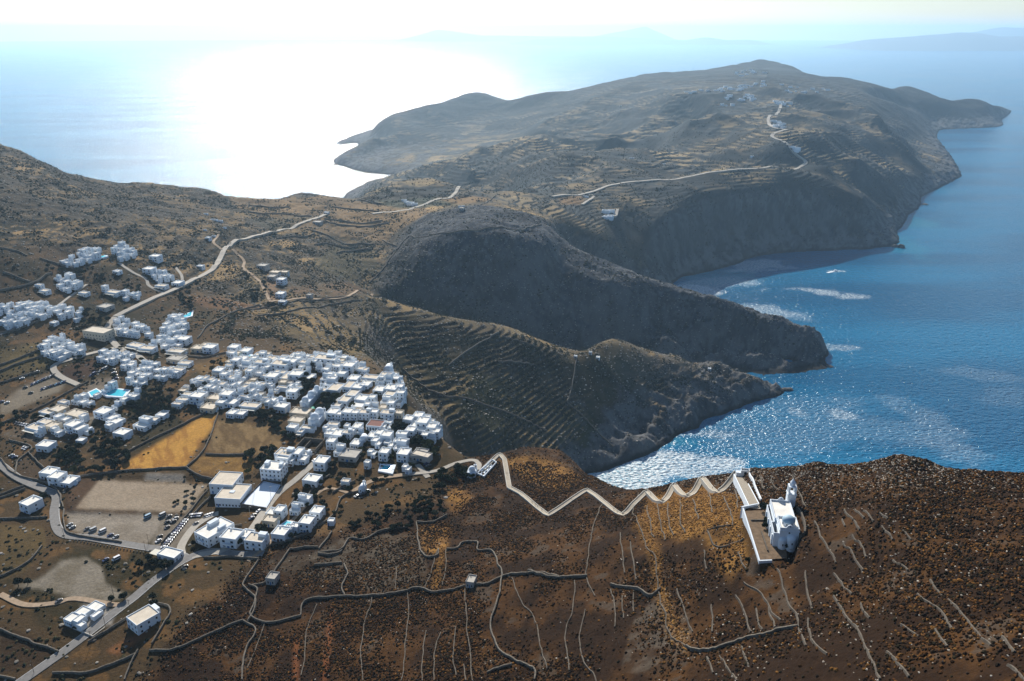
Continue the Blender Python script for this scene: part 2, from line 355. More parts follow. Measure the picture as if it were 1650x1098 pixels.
# ridge with terraces
rc = lerp(np.broadcast_to(col(.22, .17, .095), CO.shape), col(.11, .105, .05), smooth(-.2, .25, n_a+.5*n_b))
rc = lerp(rc, col(.16, .15, .14), smooth(960, 1080, PX+60*n_a)*.8)
CO = lerp(CO, rc, M_rc)
fr = lerp(np.broadcast_to(col(.075, .085, .088), CO.shape), col(.036, .050, .056), smooth(-.2, .25, n_c+.5*n_a))  # far land: cool haze blue put into the base colour
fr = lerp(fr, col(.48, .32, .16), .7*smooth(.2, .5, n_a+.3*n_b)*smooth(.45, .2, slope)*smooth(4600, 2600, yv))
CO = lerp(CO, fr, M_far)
lf = lerp(np.broadcast_to(col(.105, .088, .062), CO.shape), col(.15, .14, .125), smooth(-.1, .4, n_b+.6*n_d))
lf = lerp(lf, col(.06, .056, .034), smooth(0, .4, n_a+.3*n_c))
CO = lerp(CO, lf, np.clip(M_left, 0, 1)*.85)
# treads golden, risers stone
tread = smooth(.5, .2, slope)*(1-TR)
CO = lerp(CO, col(.62, .42, .19), tread*(M_rc*.8+M_far*.6*smooth(4600, 2600, yv)+M_mid*1.0)*(.25+TONE)*smooth(-.3, .3, n_a+n_b*.5))
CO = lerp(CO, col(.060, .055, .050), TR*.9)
CO = CO*(1-(.35*(.5-TONE)*2*np.clip(M_mid+M_rc+M_far, 0, 1)*(1-M_plain))[..., None])
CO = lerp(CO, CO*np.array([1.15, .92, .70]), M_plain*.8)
CO = lerp(CO, CO*np.array([.74, .82, .92]), np.clip(M_far+M_dark, 0, 1)*.9); CO = CO*(1-.22*np.clip(M_rc+M_mid, 0, 1)-.22*M_near)[..., None]  # cool tint: blue of haze and shade put into far and mountain ground
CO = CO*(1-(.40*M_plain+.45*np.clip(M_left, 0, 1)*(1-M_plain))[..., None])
CO = lerp(CO, col(.10, .082, .062), rn_*M_near*.12*smooth(.3, .8, TNn)*smooth(-.15, .25, n_b+.5*n_d))
# shore rock, wet foot
rk = lerp(np.broadcast_to(col(.21, .215, .225), CO.shape), col(.085, .09, .10), smooth(-.2, .3, n_b+n_d*.5))
CO = lerp(CO, rk, (1-M_plain)*(1-smooth(18, 50, H+22*n_b+20*n_a))*(1-M_near))
CO = lerp(CO, rk, smooth(.75, 1.2, slope)*(1-M_plain)*.7*(1-TR)*(1-M_near))
CO = lerp(CO, col(.035, .032, .03), (1-smooth(2.0, 5.5, H+1.5*n_b)))
def paint(poly, c1, c2=None, k=1.0, soft=1.2, nz=None, ym=1100, y0=0):
    global CO
    m = pip(poly, (yv < ym) & (yv > y0)).astype(float)
    if soft: m = blur(m, soft, soft)
    c = np.broadcast_to(col(*c1), CO.shape)
    if c2 is not None: c = lerp(c, col(*c2), smooth(-.3, .3, n_b if nz is None else nz))
    CO = lerp(CO, c, m*k)
GOLD, GOLD2 = (.78, .42, .09), (.55, .27, .06)
streak = fbm(XX*.5+YY*.3, YY*.12-XX*.2, 2.2, 3, 61)
paint([(188,757),(232,727),(280,700),(322,672),(348,668),(342,690),(318,722),(300,752),(250,757)], GOLD, GOLD2, nz=streak)
paint([(350,678),(395,680),(430,686),(458,704),(452,722),(440,732),(400,733),(335,728),(342,700)], (.36,.24,.11), (.22,.14,.06), nz=streak)
paint([(318,738),(345,730),(400,736),(412,745),(405,760),(350,766),(305,758)], (.38,.22,.065), (.28,.16,.05), nz=n_d)
paint([(405,640),(440,632),(470,660),(420,668)], (.25,.16,.06), (.08,.07,.04))
paint([(310,590),(370,572),(380,610),(350,612),(320,600)], (.28,.17,.06), (.2,.12,.045))
paint(FIELD, (.50,.41,.31), (.46,.37,.275)); paint(FIELD2, (.40,.37,.33)); paint(LOT, (.42,.37,.31), (.36,.31,.25))
paint([(110,768),(160,772),(118,823),(104,826)], (.13,.075,.04), (.09,.055,.03))
paint([(104,824),(255,829),(290,833),(300,828),(120,820)], (.12,.065,.03))
paint([(75,925),(100,903),(140,898),(165,915),(170,940),(210,960),(150,975),(70,950),(20,945),(60,935)], (.36,.32,.26), (.27,.23,.17))
paint([(262,828),(300,833),(330,836),(310,850),(290,880),(262,893),(240,890)], (.34,.30,.25), (.28,.24,.19))
paint([(0,845),(70,850),(75,880),(40,920),(0,935)], (.17,.115,.045), (.12,.085,.035))
paint([(0,1010),(60,1030),(95,1060),(0,1090)], (.075,.045,.022), (.055,.035,.018))
paint([(215,1040),(238,1020),(250,995),(245,985),(232,1015),(205,1030),(170,1050),(190,1055)], (.34,.15,.06), (.24,.11,.05))
paint([(125,1010),(180,1008),(186,985),(150,970),(130,978)], (.45,.42,.38))
paint([(0,650),(30,628),(85,598),(112,610),(95,632),(50,650),(0,672)], (.34,.29,.22), (.28,.23,.17))
paint([(130,630),(150,612),(195,606),(190,622),(155,640)], (.32,.27,.21), (.26,.21,.16))
paint([(90,600),(130,580),(180,575),(135,612),(110,618)], (.11,.065,.035), (.09,.05,.03))
paint([(0,565),(60,552),(90,570),(75,590),(0,612)], (.15,.11,.045), (.21,.155,.06))
paint([(0,700),(60,670),(120,662),(160,672),(130,700),(60,712)], (.38,.33,.27), (.16,.12,.08), k=.8)
paint([(25,735),(70,725),(75,745),(60,770),(30,765)], (.12,.08,.045))
paint([(305,482),(350,478),(400,490),(430,497),(380,502),(330,495)], (.30,.17,.09), (.22,.12,.06), k=.9)
paint([(395,420),(415,425),(440,440),(435,485),(395,482),(380,440)], (.16,.13,.075), (.09,.08,.045), k=.5)
paint([(430,440),(450,436),(446,485),(432,484)], (.34,.22,.14), k=.9)
paint([(370,318),(470,322),(520,316),(640,335),(700,338),(640,372),(620,390),(540,380),(500,372),(420,345),(380,335)], (.42,.27,.12), (.24,.16,.08), k=.8, ym=2200, nz=n_a)
paint([(600,325),(700,318),(740,330),(690,334),(640,336)], (.12,.15,.10), k=.6, ym=2200)
paint([(700,320),(760,316),(800,322),(740,330)], (.42,.26,.11), k=.8, ym=2300)
paint([(900,320),(935,314),(945,330),(905,330)], (.38,.23,.10), k=.8, ym=2400)
paint([(400,355),(440,352),(470,345),(520,350),(440,372)], (.10,.10,.06), k=.4, ym=1500)
paint([(535,395),(600,400),(612,440),(560,450),(500,430)], (.17,.145,.075), (.12,.105,.055), k=.7, ym=1500)
paint([(560,455),(600,470),(520,480),(440,475),(470,462)], (.27,.17,.10), (.18,.13,.07), k=.7, ym=1500)
GO = ((.52,.27,.065), (.30,.15,.04))
for p in ([(1020,850),(1050,800),(1130,785),(1195,800),(1195,850),(1210,910),(1190,905),(1160,850),(1100,870),(1060,860)],
          [(1030,850),(1062,880),(1065,940),(1085,985),(1115,1040),(1105,1052),(1075,1020),(1058,960),(1050,900)],
          [(695,950),(712,880),(716,885),(706,948)], [(675,850),(690,845),(725,850),(720,885),(695,893),(680,885)],
          [(720,790),(745,785),(760,800),(735,830),(722,815)], [(1130,860),(1170,865),(1195,900),(1180,940),(1150,900)],
          [(800,740),(850,735),(900,745),(940,770),(900,790),(850,775)]):
    paint(p, *GO, k=.75, soft=2.5, nz=n_d)
paint([(505,890),(560,862),(660,860),(680,880),(695,950),(620,960),(560,940),(470,930),(430,905)], (.15,.125,.095), (.09,.06,.035), k=.8, nz=n_d)
paint([(1020,1000),(1060,960),(1110,990),(1120,1040),(1060,1090),(1000,1080)], (.18,.15,.12), (.09,.05,.025), k=.6, nz=n_d)
for (a, b) in (((535,980),(522,1098)), ((478,1030),(476,1098))):
    paint([(a[0]-4,a[1]),(a[0]+4,a[1]),(b[0]+5,b[1]),(b[0]-5,b[1])], (.30,.11,.04), k=.8, soft=1.5)
CO = np.clip(CO*np.array([.60,.58,.55])*(1+.16*fbm(XX, YY, 1.7, 2, 71)[..., None]), 0, 1)
# ------------------------------------------------------------------ materials
MATS = {}
def mat(name, color=(.5, .5, .5), rough=.8, bump=0, bscale=1.0, var=0, vscale=1.0, metal=0, spec=.3, emis=None, attr=None):
    if name in MATS: return MATS[name]
    m = bpy.data.materials.new(name); m.use_nodes = True; nt = m.node_tree; N = nt.nodes; b = N['Principled BSDF']
    b.inputs['Base Color'].default_value = (*color, 1); b.inputs['Roughness'].default_value = rough; b.inputs['Metallic'].default_value = metal
    b.inputs['Specular IOR Level'].default_value = spec
    tc = N.new('ShaderNodeNewGeometry')
    src = None
    if attr:
        a = N.new('ShaderNodeAttribute'); a.attribute_name = attr; src = a.outputs['Color']
    if var:
        n = N.new('ShaderNodeTexNoise'); n.inputs['Scale'].default_value = vscale; n.inputs['Detail'].default_value = 5; nt.links.new(tc.outputs['Position'], n.inputs['Vector'])
        mr = N.new('ShaderNodeMapRange'); mr.inputs['From Min'].default_value = .3; mr.inputs['From Max'].default_value = .7
        mr.inputs['To Min'].default_value = 1-var; mr.inputs['To Max'].default_value = 1+var; nt.links.new(n.outputs['Fac'], mr.inputs['Value'])
        mx = N.new('ShaderNodeVectorMath'); mx.operation = 'SCALE'; nt.links.new(mr.outputs[0], mx.inputs['Scale'])
        if src: nt.links.new(src, mx.inputs[0])
        else: mx.inputs[0].default_value = color
        src = mx.outputs[0]
    if src: nt.links.new(src, b.inputs['Base Color'])
    if bump:
        n = N.new('ShaderNodeTexNoise'); n.inputs['Scale'].default_value = bscale; n.inputs['Detail'].default_value = 6; n.inputs['Roughness'].default_value = .65
        nt.links.new(tc.outputs['Position'], n.inputs['Vector'])
        bp = N.new('ShaderNodeBump'); bp.inputs['Strength'].default_value = 1; bp.inputs['Distance'].default_value = bump
        nt.links.new(n.outputs['Fac'], bp.inputs['Height']); nt.links.new(bp.outputs[0], b.inputs['Normal'])
    if emis: b.inputs['Emission Color'].default_value = (*emis[0], 1); b.inputs['Emission Strength'].default_value = emis[1]
    MATS[name] = m; return m
def tag(o, label=None, cat=None, group=None, kind=None):
    if label: o['label'] = label
    if cat: o['category'] = cat
    if group: o['group'] = group
    if kind: o['kind'] = kind
    return o
def mesh_np(name, V, F, m, cols=None, smooth_=False, parent=None):
    me = bpy.data.meshes.new(name); V = np.asarray(V, np.float32); F = np.asarray(F, np.int32)
    n = F.shape[1]
    me.vertices.add(len(V)); me.vertices.foreach_set('co', V.ravel())
    me.loops.add(F.size); me.loops.foreach_set('vertex_index', F.ravel())
    me.polygons.add(len(F)); me.polygons.foreach_set('loop_start', np.arange(0, F.size, n, dtype=np.int32))
    me.polygons.foreach_set('use_smooth', np.full(len(F), smooth_))
    if cols is not None:
        at = me.color_attributes.new('Col', 'FLOAT_COLOR', 'POINT')
        c4 = np.ones((len(V), 4), np.float32); c4[:, :3] = cols; at.data.foreach_set('color', c4.ravel())
    me.update(calc_edges=True); me.materials.append(m)
    o = bpy.data.objects.new(name, me); C.objects.link(o); o.parent = parent
    return o
# ------------------------------------------------------------------ the ground
jj, ii = np.meshgrid(np.arange(NW-1), np.arange(NU-1), indexing='ij')
keep = (np.maximum(np.maximum(H[:-1, :-1], H[1:, :-1]), np.maximum(H[:-1, 1:], H[1:, 1:])) > -5.0)
a = (jj*NU+ii)[keep]
F = np.concatenate([np.stack([a, a+1, a+NU+1], 1), np.stack([a, a+NU+1, a+NU], 1)])
used = np.zeros(NU*NW, bool); used[F.ravel()] = True; remap = np.cumsum(used)-1
V = np.stack([XX.ravel(), YY.ravel(), H.ravel()], 1)[used]
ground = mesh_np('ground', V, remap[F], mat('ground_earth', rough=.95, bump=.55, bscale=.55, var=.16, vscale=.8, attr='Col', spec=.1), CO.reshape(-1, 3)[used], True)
tag(ground, kind='structure')
print('ground verts', len(V))
# ------------------------------------------------------------------ the sea
def sea_mat():
    m = bpy.data.materials.new('sea_water'); m.use_nodes = True; nt = m.node_tree; N = nt.nodes; b = N['Principled BSDF']; K = nt.links.new
    g = N.new('ShaderNodeNewGeometry')
    def noise(sc, det, stretch=(1, 1, 1), rot=0):
        mp = N.new('ShaderNodeMapping'); mp.inputs['Scale'].default_value = stretch; mp.inputs['Rotation'].default_value = (0, 0, rot)
        n = N.new('ShaderNodeTexNoise'); n.inputs['Scale'].default_value = sc; n.inputs['Detail'].default_value = det
        K(g.outputs['Position'], mp.inputs['Vector']); K(mp.outputs[0], n.inputs['Vector']); return n.outputs['Fac']
    def ramp(v, a, b_, lo, hi):
        r = N.new('ShaderNodeMapRange'); r.interpolation_type = 'SMOOTHSTEP'
        for k, x in zip(('From Min', 'From Max', 'To Min', 'To Max'), (a, b_, lo, hi)): r.inputs[k].default_value = x
        K(v, r.inputs['Value']); return r.outputs[0]
    def mth(op, a, b_=None):
        q = N.new('ShaderNodeMath'); q.operation = op
        for i, x in enumerate((a, b_)):
            if x is None: continue
            if isinstance(x, (int, float)): q.inputs[i].default_value = x
            else: K(x, q.inputs[i])
        return q.outputs[0]
    patch = noise(.0042, 4, (1, 2.2, 1), .5)
    band = noise(.0012, 5, (1, 3.5, 1), -.35)
    w1 = noise(.16, 3, (1, 1.5, 1), .4); w2 = noise(.07, 3, (1, 1.6, 1), -.2)
    at = N.new('ShaderNodeAttribute'); at.attribute_name = 'Col'; sc_ = N.new('ShaderNodeSeparateColor'); K(at.outputs['Color'], sc_.inputs[0])
    gust = mth('MAXIMUM', sc_.outputs[0], mth('MULTIPLY', ramp(patch, .58, .75, 0, 1), .25))
    mix = N.new('ShaderNodeMix'); mix.data_type = 'RGBA'
    mix.inputs['A'].default_value = (.001, .092, .205, 1); mix.inputs['B'].default_value = (.002, .155, .31, 1)
    K(ramp(band, .38, .62, 0, 1), mix.inputs['Factor']); 
    m2 = N.new('ShaderNodeMix'); m2.data_type = 'RGBA'; m2.inputs['B'].default_value = (.02, .26, .36, 1); K(mix.outputs['Result'], m2.inputs['A']); K(mth('MULTIPLY', sc_.outputs[1], .7), m2.inputs['Factor'])
    m3 = N.new('ShaderNodeMix'); m3.data_type = 'RGBA'; m3.inputs['B'].default_value = (.70, .78, .82, 1); K(m2.outputs['Result'], m3.inputs['A']); K(mth('MULTIPLY', ramp(noise(.22, 5, (1, 2.6, 1), .4), .40, .52, 0, 1), mth('POWER', sc_.outputs[0], 1.6)), m3.inputs['Factor'])
    K(m3.outputs['Result'], b.inputs['Base Color'])
    K(mth('ADD', ramp(band, .35, .65, .15, .20), mth('MULTIPLY', gust, .10)), b.inputs['Roughness'])
    b.inputs['IOR'].default_value = 1.33; b.inputs['Specular IOR Level'].default_value = .5
    bp = N.new('ShaderNodeBump'); bp.inputs['Strength'].default_value = 1.0; bp.inputs['Distance'].default_value = 1.0
    hgt = mth('ADD', mth('MULTIPLY', w1, mth('ADD', 3.0, mth('MULTIPLY', gust, 3.0))), mth('MULTIPLY', w2, 2.5))
    K(hgt, bp.inputs['Height']); K(bp.outputs[0], b.inputs['Normal'])
    return m
ang = np.concatenate([np.linspace(-180, -60, 25)[:-1], np.linspace(-60, 60, 601), np.linspace(60, 180, 25)[1:-1]])*math.pi/180
rr = np.concatenate([[150, 350], np.exp(np.linspace(math.log(500), math.log(6000), 520)), np.exp(np.linspace(math.log(6300), math.log(46000), 40))])
AA, RR_ = np.meshgrid(ang, rr); SX = RR_*np.sin(AA); SY = RR_*np.cos(AA)
gust = np.zeros_like(SX); shal = np.zeros_like(SX)
nz1 = fbm(SX*.35+SY*.2, SY*1.2-SX*.5, 60, 5, 201); nz2 = fbm(SX, SY, 22, 3, 207)
def patch(px, py, rx, ry, k, rot=.0, arr=None, c=.35):      # a patch of ruffled water of rx by ry metres
    arr = gust if arr is None else arr
    p = at_z(px, py, 0); dx = SX-p[0]; dy = SY-p[1]; a_ = dx*math.cos(rot)+dy*math.sin(rot); b_ = -dx*math.sin(rot)+dy*math.cos(rot)
    q = np.sqrt((a_/rx)**2+(b_/ry)**2); arr[:] = np.maximum(arr, k*smooth(1.25, .55, q-.9*nz1-.35*nz2))
for g_ in ((1020,765,50,60,1), (1065,742,45,45,.95), (1120,755,40,30,.8), (1160,745,30,20,.9), (985,775,30,30,1), (1105,470,60,50,1), (1150,455,110,40,.6), (1215,428,70,50,.7), (1330,473,60,26,.75,-.4), (1210,495,70,40,.6), (1250,505,60,30,.6,-.4),
           (1282,665,20,20,.5), (1365,672,28,24,.6,-.5), (1500,680,36,80,.3,.3), (1530,720,50,60,.34,.3), (1590,605,90,30,.25,-.3), (1450,700,90,60,.25), (1265,432,50,20,.5), (1345,437,26,8,.9), (1640,640,50,40,.2), (1340,560,40,12,.5), (1140,700,50,20,.5), (1200,690,160,90,.22), (1300,690,180,100,.25)): patch(*g_)
for g_ in ((1120,445,120,60,.9), (1440,392,60,120,.5), (1460,352,60,120,.6), (970,765,60,40,.7), (1100,712,40,20,.5), (1500,300,60,120,.3)): patch(*g_, arr=shal) if len(g_) > 5 else patch(*g_, 0.0, shal)
Vs_ = np.stack([SX.ravel(), SY.ravel(), np.zeros(SX.size)], 1); na = len(ang); nr = len(rr)
jj, ii = np.meshgrid(np.arange(nr-1), np.arange(na), indexing='ij'); i2 = (ii+1) % na
Fs_ = np.stack([(jj*na+ii).ravel(), (jj*na+i2).ravel(), ((jj+1)*na+i2).ravel(), ((jj+1)*na+ii).ravel()], 1)
sea = mesh_np('water', Vs_, Fs_[:, ::-1], sea_mat(), np.stack([gust.ravel(), shal.ravel(), gust.ravel()*0], 1)); tag(sea, kind='structure')
# ------------------------------------------------------------------ haze
def haze():
    me = bpy.data.meshes.new('haze'); bm = bmesh.new(); bmesh.ops.create_cube(bm, size=1)
    for v in bm.verts:
        v.co = Vector((v.co.x*96000, v.co.y*96000, -20 if v.co.z < 0 else 700))
    bm.to_mesh(me); o = bpy.data.objects.new('haze', me); C.objects.link(o)
    m = bpy.data.materials.new('haze_air'); m.use_nodes = True; N = m.node_tree.nodes; N.remove(N['Principled BSDF'])
    v = N.new('ShaderNodeVolumePrincipled'); v.inputs['Color'].default_value = (.50, .75, 1.0, 1); v.inputs['Density'].default_value = HAZE_D
    v.inputs['Anisotropy'].default_value = .5
    m.node_tree.links.new(v.outputs[0], N['Material Output'].inputs['Volume']); me.materials.append(m)
    tag(o, 'thin bright sea haze that fades the far shore', 'haze', kind='stuff')
HAZE_D = 5e-5
haze()
# ------------------------------------------------------------------ mesh builder
class MB:
    def __init__(s): s.v = []; s.f = []
    def box(s, x0, x1, y0, y1, z0, z1, M=None):
        n = len(s.v); P = [(x0,y0,z0),(x1,y0,z0),(x1,y1,z0),(x0,y1,z0),(x0,y0,z1),(x1,y0,z1),(x1,y1,z1),(x0,y1,z1)]
        if M is not None: P = [tuple(M @ Vector(p)) for p in P]
        s.v += P; s.f += [tuple(n+i for i in q) for q in ((3,2,1,0),(4,5,6,7),(0,1,5,4),(1,2,6,5),(2,3,7,6),(3,0,4,7))]; return s
    def tank(s, x0, x1, y0, y1, z0, zr, zt, t=.3):          # walls with a parapet round a sunk roof
        n = len(s.v); a, b, c, d = x0+t, x1-t, y0+t, y1-t
        s.v += [(x0,y0,z0),(x1,y0,z0),(x1,y1,z0),(x0,y1,z0),(x0,y0,zt),(x1,y0,zt),(x1,y1,zt),(x0,y1,zt),
                (a,c,zt),(b,c,zt),(b,d,zt),(a,d,zt),(a,c,zr),(b,c,zr),(b,d,zr),(a,d,zr)]
        for i in range(4):
            j = (i+1) % 4
            s.f += [tuple(n+k for k in q) for q in ((i,j,4+j,4+i),(4+i,4+j,8+j,8+i),(8+i,8+j,12+j,12+i))]
        s.f.append((n+3,n+2,n+1,n)); return s
    def cyl(s, cx, cy, z0, z1, r0, r1, n=16, a0=0, a1=2*math.pi, cap=True):
        k = len(s.v); full = abs(a1-a0-2*math.pi) < 1e-6; m = n if full else n+1
        for z, r in ((z0, r0), (z1, r1)):
            for i in range(m):
                a = a0+(a1-a0)*i/n; s.v.append((cx+r*math.cos(a), cy+r*math.sin(a), z))
        for i in range(n):
            j = (i+1) % m; s.f.append((k+i, k+j, k+m+j, k+m+i))
        if cap:
            s.f.append(tuple(k+m+i for i in range(m))); s.f.append(tuple(k+m-1-i for i in range(m)))
        return s
    def dome(s, cx, cy, z, r, h, n=16, k=5, a0=0, a1=2*math.pi):
        b = len(s.v); full = abs(a1-a0-2*math.pi) < 1e-6; m = n if full else n+1
        for q in range(k):
            t = q/k*math.pi/2
            for i in range(m):
                a = a0+(a1-a0)*i/n; s.v.append((cx+r*math.cos(t)*math.cos(a), cy+r*math.cos(t)*math.sin(a), z+h*math.sin(t)))
        s.v.append((cx, cy, z+h)); T = len(s.v)-1
        for q in range(k):
            for i in range(n):
                j = (i+1) % m; p = b+q*m
                if q < k-1: s.f.append((p+i, p+j, p+m+j, p+m+i))
                else: s.f.append((p+i, p+j, T))
        return s
    def vault(s, x0, x1, y0, y1, z, h, n=8):                # barrel along y
        b = len(s.v); cx = (x0+x1)/2; rx = (x1-x0)/2
        for y in (y0, y1):
            for i in range(n+1):
                a = math.pi*i/n; s.v.append((cx+rx*math.cos(a), y, z+h*math.sin(a)))
        for i in range(n): s.f.append((b+i, b+i+1, b+n+2+i, b+n+1+i))
        s.f.append(tuple(b+n-i for i in range(n+1))); s.f.append(tuple(b+n+1+i for i in range(n+1))); return s
    def me(s, name, m, sm=False):
        me = bpy.data.meshes.new(name); me.from_pydata(s.v, [], s.f); me.materials.append(m)
        bm = bmesh.new(); bm.from_mesh(me); bmesh.ops.recalc_face_normals(bm, faces=bm.faces); bm.to_mesh(me); bm.free()
        if sm: me.polygons.foreach_set('use_smooth', [True]*len(me.polygons))
        return me
    def build(s, name, m, parent=None, sm=False):
        o = bpy.data.objects.new(name, s.me(name, m, sm)); C.objects.link(o); o.parent = parent; return o
def empty(name, loc=(0, 0, 0), rz=0):
    o = bpy.data.objects.new(name, None); C.objects.link(o); o.location = loc; o.rotation_euler = (0, 0, rz); o.empty_display_size = 1; return o
KIDS = {}
def kids(o):
    if o.name not in KIDS: KIDS[o.name] = list(o.children)
    return KIDS[o.name]
def copy_tree(o, parent=None):
    c = o.copy(); C.objects.link(c); c.parent = parent
    for k in ('label', 'category'):
        if parent is None and k in c: pass
    for ch in kids(o): copy_tree(ch, c)
    return c
# materials of the built things
white = mat('whitewash', (.74, .80, .86), .85, var=.05, vscale=.25, bump=.02, bscale=2)  # white paint with the blue of shaded walls put into its colour
cream = mat('cream_plaster', (.62, .55, .44), .85, var=.08, vscale=.3)
greyw = mat('grey_render', (.42, .41, .39), .9, var=.12, vscale=.4)
stone = mat('field_stone', (.15, .13, .105), .95, var=.4, vscale=1.1, bump=.15, bscale=1.5)
stonel = mat('pale_stone', (.12, .10, .078), .95, var=.3, vscale=.9, bump=.1, bscale=1.5)
roofw = mat('white_roof', (.82, .79, .72), .9, var=.10, vscale=.3)
roofc = mat('cement_roof', (.64, .56, .45), .9, var=.12, vscale=.3)
roofg = mat('weathered_roof', (.45, .42, .37), .9, var=.15, vscale=.3)
glass = mat('window_glass', (.025, .035, .05), .15, spec=.6)
blue = mat('blue_paint', (.05, .16, .38), .5); brown = mat('brown_wood', (.10, .05, .025), .6); dark = mat('dark_shade', (.03, .03, .035), .8)
poolw = mat('pool_water', (.06, .55, .68), .12, spec=.5)
canvas = mat('canvas_cloth', (.72, .68, .58), .9)
green_net = mat('green_cloth', (.10, .42, .30), .8)
# ------------------------------------------------------------------ houses
def house_proto(kind):
    """w x d x h boxes with parapet roofs; local front faces -y; origin at ground, centre of the footprint"""
    P = dict(
        small=(6.2, 8, 3.5, 1), long1=(10, 6.5, 3.6, 1), two=(7, 8, 6.3, 2), wide2=(10.5, 8, 6.4, 2), deep=(6, 11, 4.2, 1),
        step=(8, 9, 6.2, 2), cellar=(6.5, 7, 4.8, 1), court=(9.5, 9.5, 3.7, 1), three=(8, 8, 9.0, 3), cube=(5, 5, 3.2, 1),
        creamy=(9, 8, 3.8, 1), grey=(8, 9, 3.9, 1), ell=(10, 9, 5.8, 2), ell2=(9, 10, 3.6, 1))[kind]
    w, d, h, st = P; r = empty(dict(creamy='pale_house', grey='pale_house', two='two_storey_house', wide2='two_storey_house', three='apartment_block', cube='hut', step='terraced_house', ell='terraced_house').get(kind, 'white_house'))
    wm = cream if kind == 'creamy' else greyw if kind == 'grey' else white
    rm = roofc if kind in ('long1', 'deep', 'creamy', 'court', 'wide2') else roofg if kind in ('grey',) else roofw
    x, y = w/2, d/2; B = 5.0                              # B: how deep the footing goes
    wb = MB(); rb = MB(); blocks = []
    if kind in ('step',):
        blocks = [(-x, x, -y, y*.1, 3.3), (-x, x*.55, y*.1, y, h)]
    elif kind == 'ell': blocks = [(-x, 0, -y, y, h), (0, x, -y*.2, y, 3.3)]
    elif kind == 'ell2': blocks = [(-x, x*.1, -y*.3, y, h), (x*.1, x, -y, y*.6, h-.5)]
    elif kind == 'court': blocks = [(-x, x, 0, y, h), (-x, -x*.2, -y, 0, h-.6)]
    else: blocks = [(-x, x, -y, y, h)]
    for (a, b, c_, e, hh) in blocks:
        wb.tank(a, b, c_, e, -B, hh-.02, hh+.55, .28); rb.box(a+.27, b-.27, c_+.27, e-.27, hh-.3, hh)
    wb.build('wall', wm, r); rb.build('roof', rm, r)
    rg = random.Random(kind)
    fr = min(b_[2] for b_ in blocks); fx0 = min(b_[0] for b_ in blocks if b_[2] == fr); fx1 = max(b_[1] for b_ in blocks if b_[2] == fr); fh = [b_[4] for b_ in blocks if b_[2] == fr][0]
    dx = fx0+(fx1-fx0)*.5
    MB().box(dx-.5, dx+.5, fr-.05, fr+.05, 0, 2.1).build('door', blue if rg.random() < .5 else brown, r)
    n = max(2, int((fx1-fx0)/2.8)); stories = max(1, int(fh/2.9))
    for s_ in range(stories):
        for i in range(n):
            cx = fx0+(fx1-fx0)*(i+.5)/n
            if s_ == 0 and abs(cx-dx) < 1.15: continue
            z = .9+s_*2.9; o = MB().box(cx-.55, cx+.55, fr-.05, fr+.05, z, z+1.4).build('window', glass, r)
    for sx_, bx in ((-1, blocks[0][0]), (1, max(b_[1] for b_ in blocks))):
        b_ = blocks[0] if sx_ < 0 else max(blocks, key=lambda q: q[1]); m_ = (b_[2]+b_[3])/2
        for s_ in range(max(1, int(b_[4]/2.9))):
            xx = b_[0] if sx_ < 0 else b_[1]
            MB().box(min(xx, xx+sx_*.04)-.02, max(xx, xx+sx_*.04)+.0, m_-.4, m_+.4, .9+s_*2.9, 2.1+s_*2.9).build('window', glass, r)
    b_ = blocks[-1]; cx, cy = b_[0]+(b_[1]-b_[0])*.25, b_[3]-1.0
    MB().box(cx-.3, cx+.3, cy-.3, cy+.3, b_[4]-.1, b_[4]+1.25).build('chimney', wm, r)
    if kind in ('wide2', 'ell'):           # stair hut on the roof
        q = MB().box(b_[0]+(b_[1]-b_[0])*.55, b_[1]-.4, b_[3]-3.2, b_[3]-.4, b_[4]-.05, b_[4]+2.2); q.build('stair_hut', wm, r)
    if kind in ('two', 'wide2'):                           # balcony
        q = MB().box(-1.8, 1.8, fr-1.2, fr-.001, 2.75, 2.95).box(-1.8, 1.8, fr-1.25, fr-1.15, 2.95, 3.85); q.build('balcony', white, r)
    if kind in ('small', 'creamy', 'ell2', 'cellar'):      # outside stair
        q = MB()
        for i in range(8): q.box(x+.0015, x+1.1, -y*.2+i*.3-1, -y*.2+i*.3-.7, -B if i == 0 else -2, .35+i*.38)
        q.build('stair', white, r)
    if kind in ('long1', 'court', 'ell'):                  # shade roof on posts
        q = MB().box(fx0+.3, fx1-.3, fr-2.4, fr-.001, 2.45, 2.6)
        for px_ in (fx0+.4, fx1-.5): q.box(px_, px_+.15, fr-2.3, fr-2.15, -2, 2.45)
        q.build('pergola', canvas if kind != 'ell' else brown, r)
    r['fp'] = (w, d); r['h'] = h; return r
PROTO = {}
def proto(kind):
    if kind not in PROTO: PROTO[kind] = [house_proto(kind), False]
    return PROTO[kind]
LOOK = dict(small='small one-storey white cube house with outside steps', long1='long low white house with canvas porch', two='two-storey white house with balcony',
    wide2='wide two-storey white house with rooftop stair hut', deep='narrow deep white one-storey house', step='stepped white two-level house with front roof terrace',
    cellar='tall one-storey white cube house', court='white house round a small forecourt', three='three-storey white block', cube='tiny white cube hut',
    creamy='cream plastered flat-roofed house', grey='grey rendered flat-roofed house', ell='L-shaped white two-level house', ell2='L-shaped low white house')
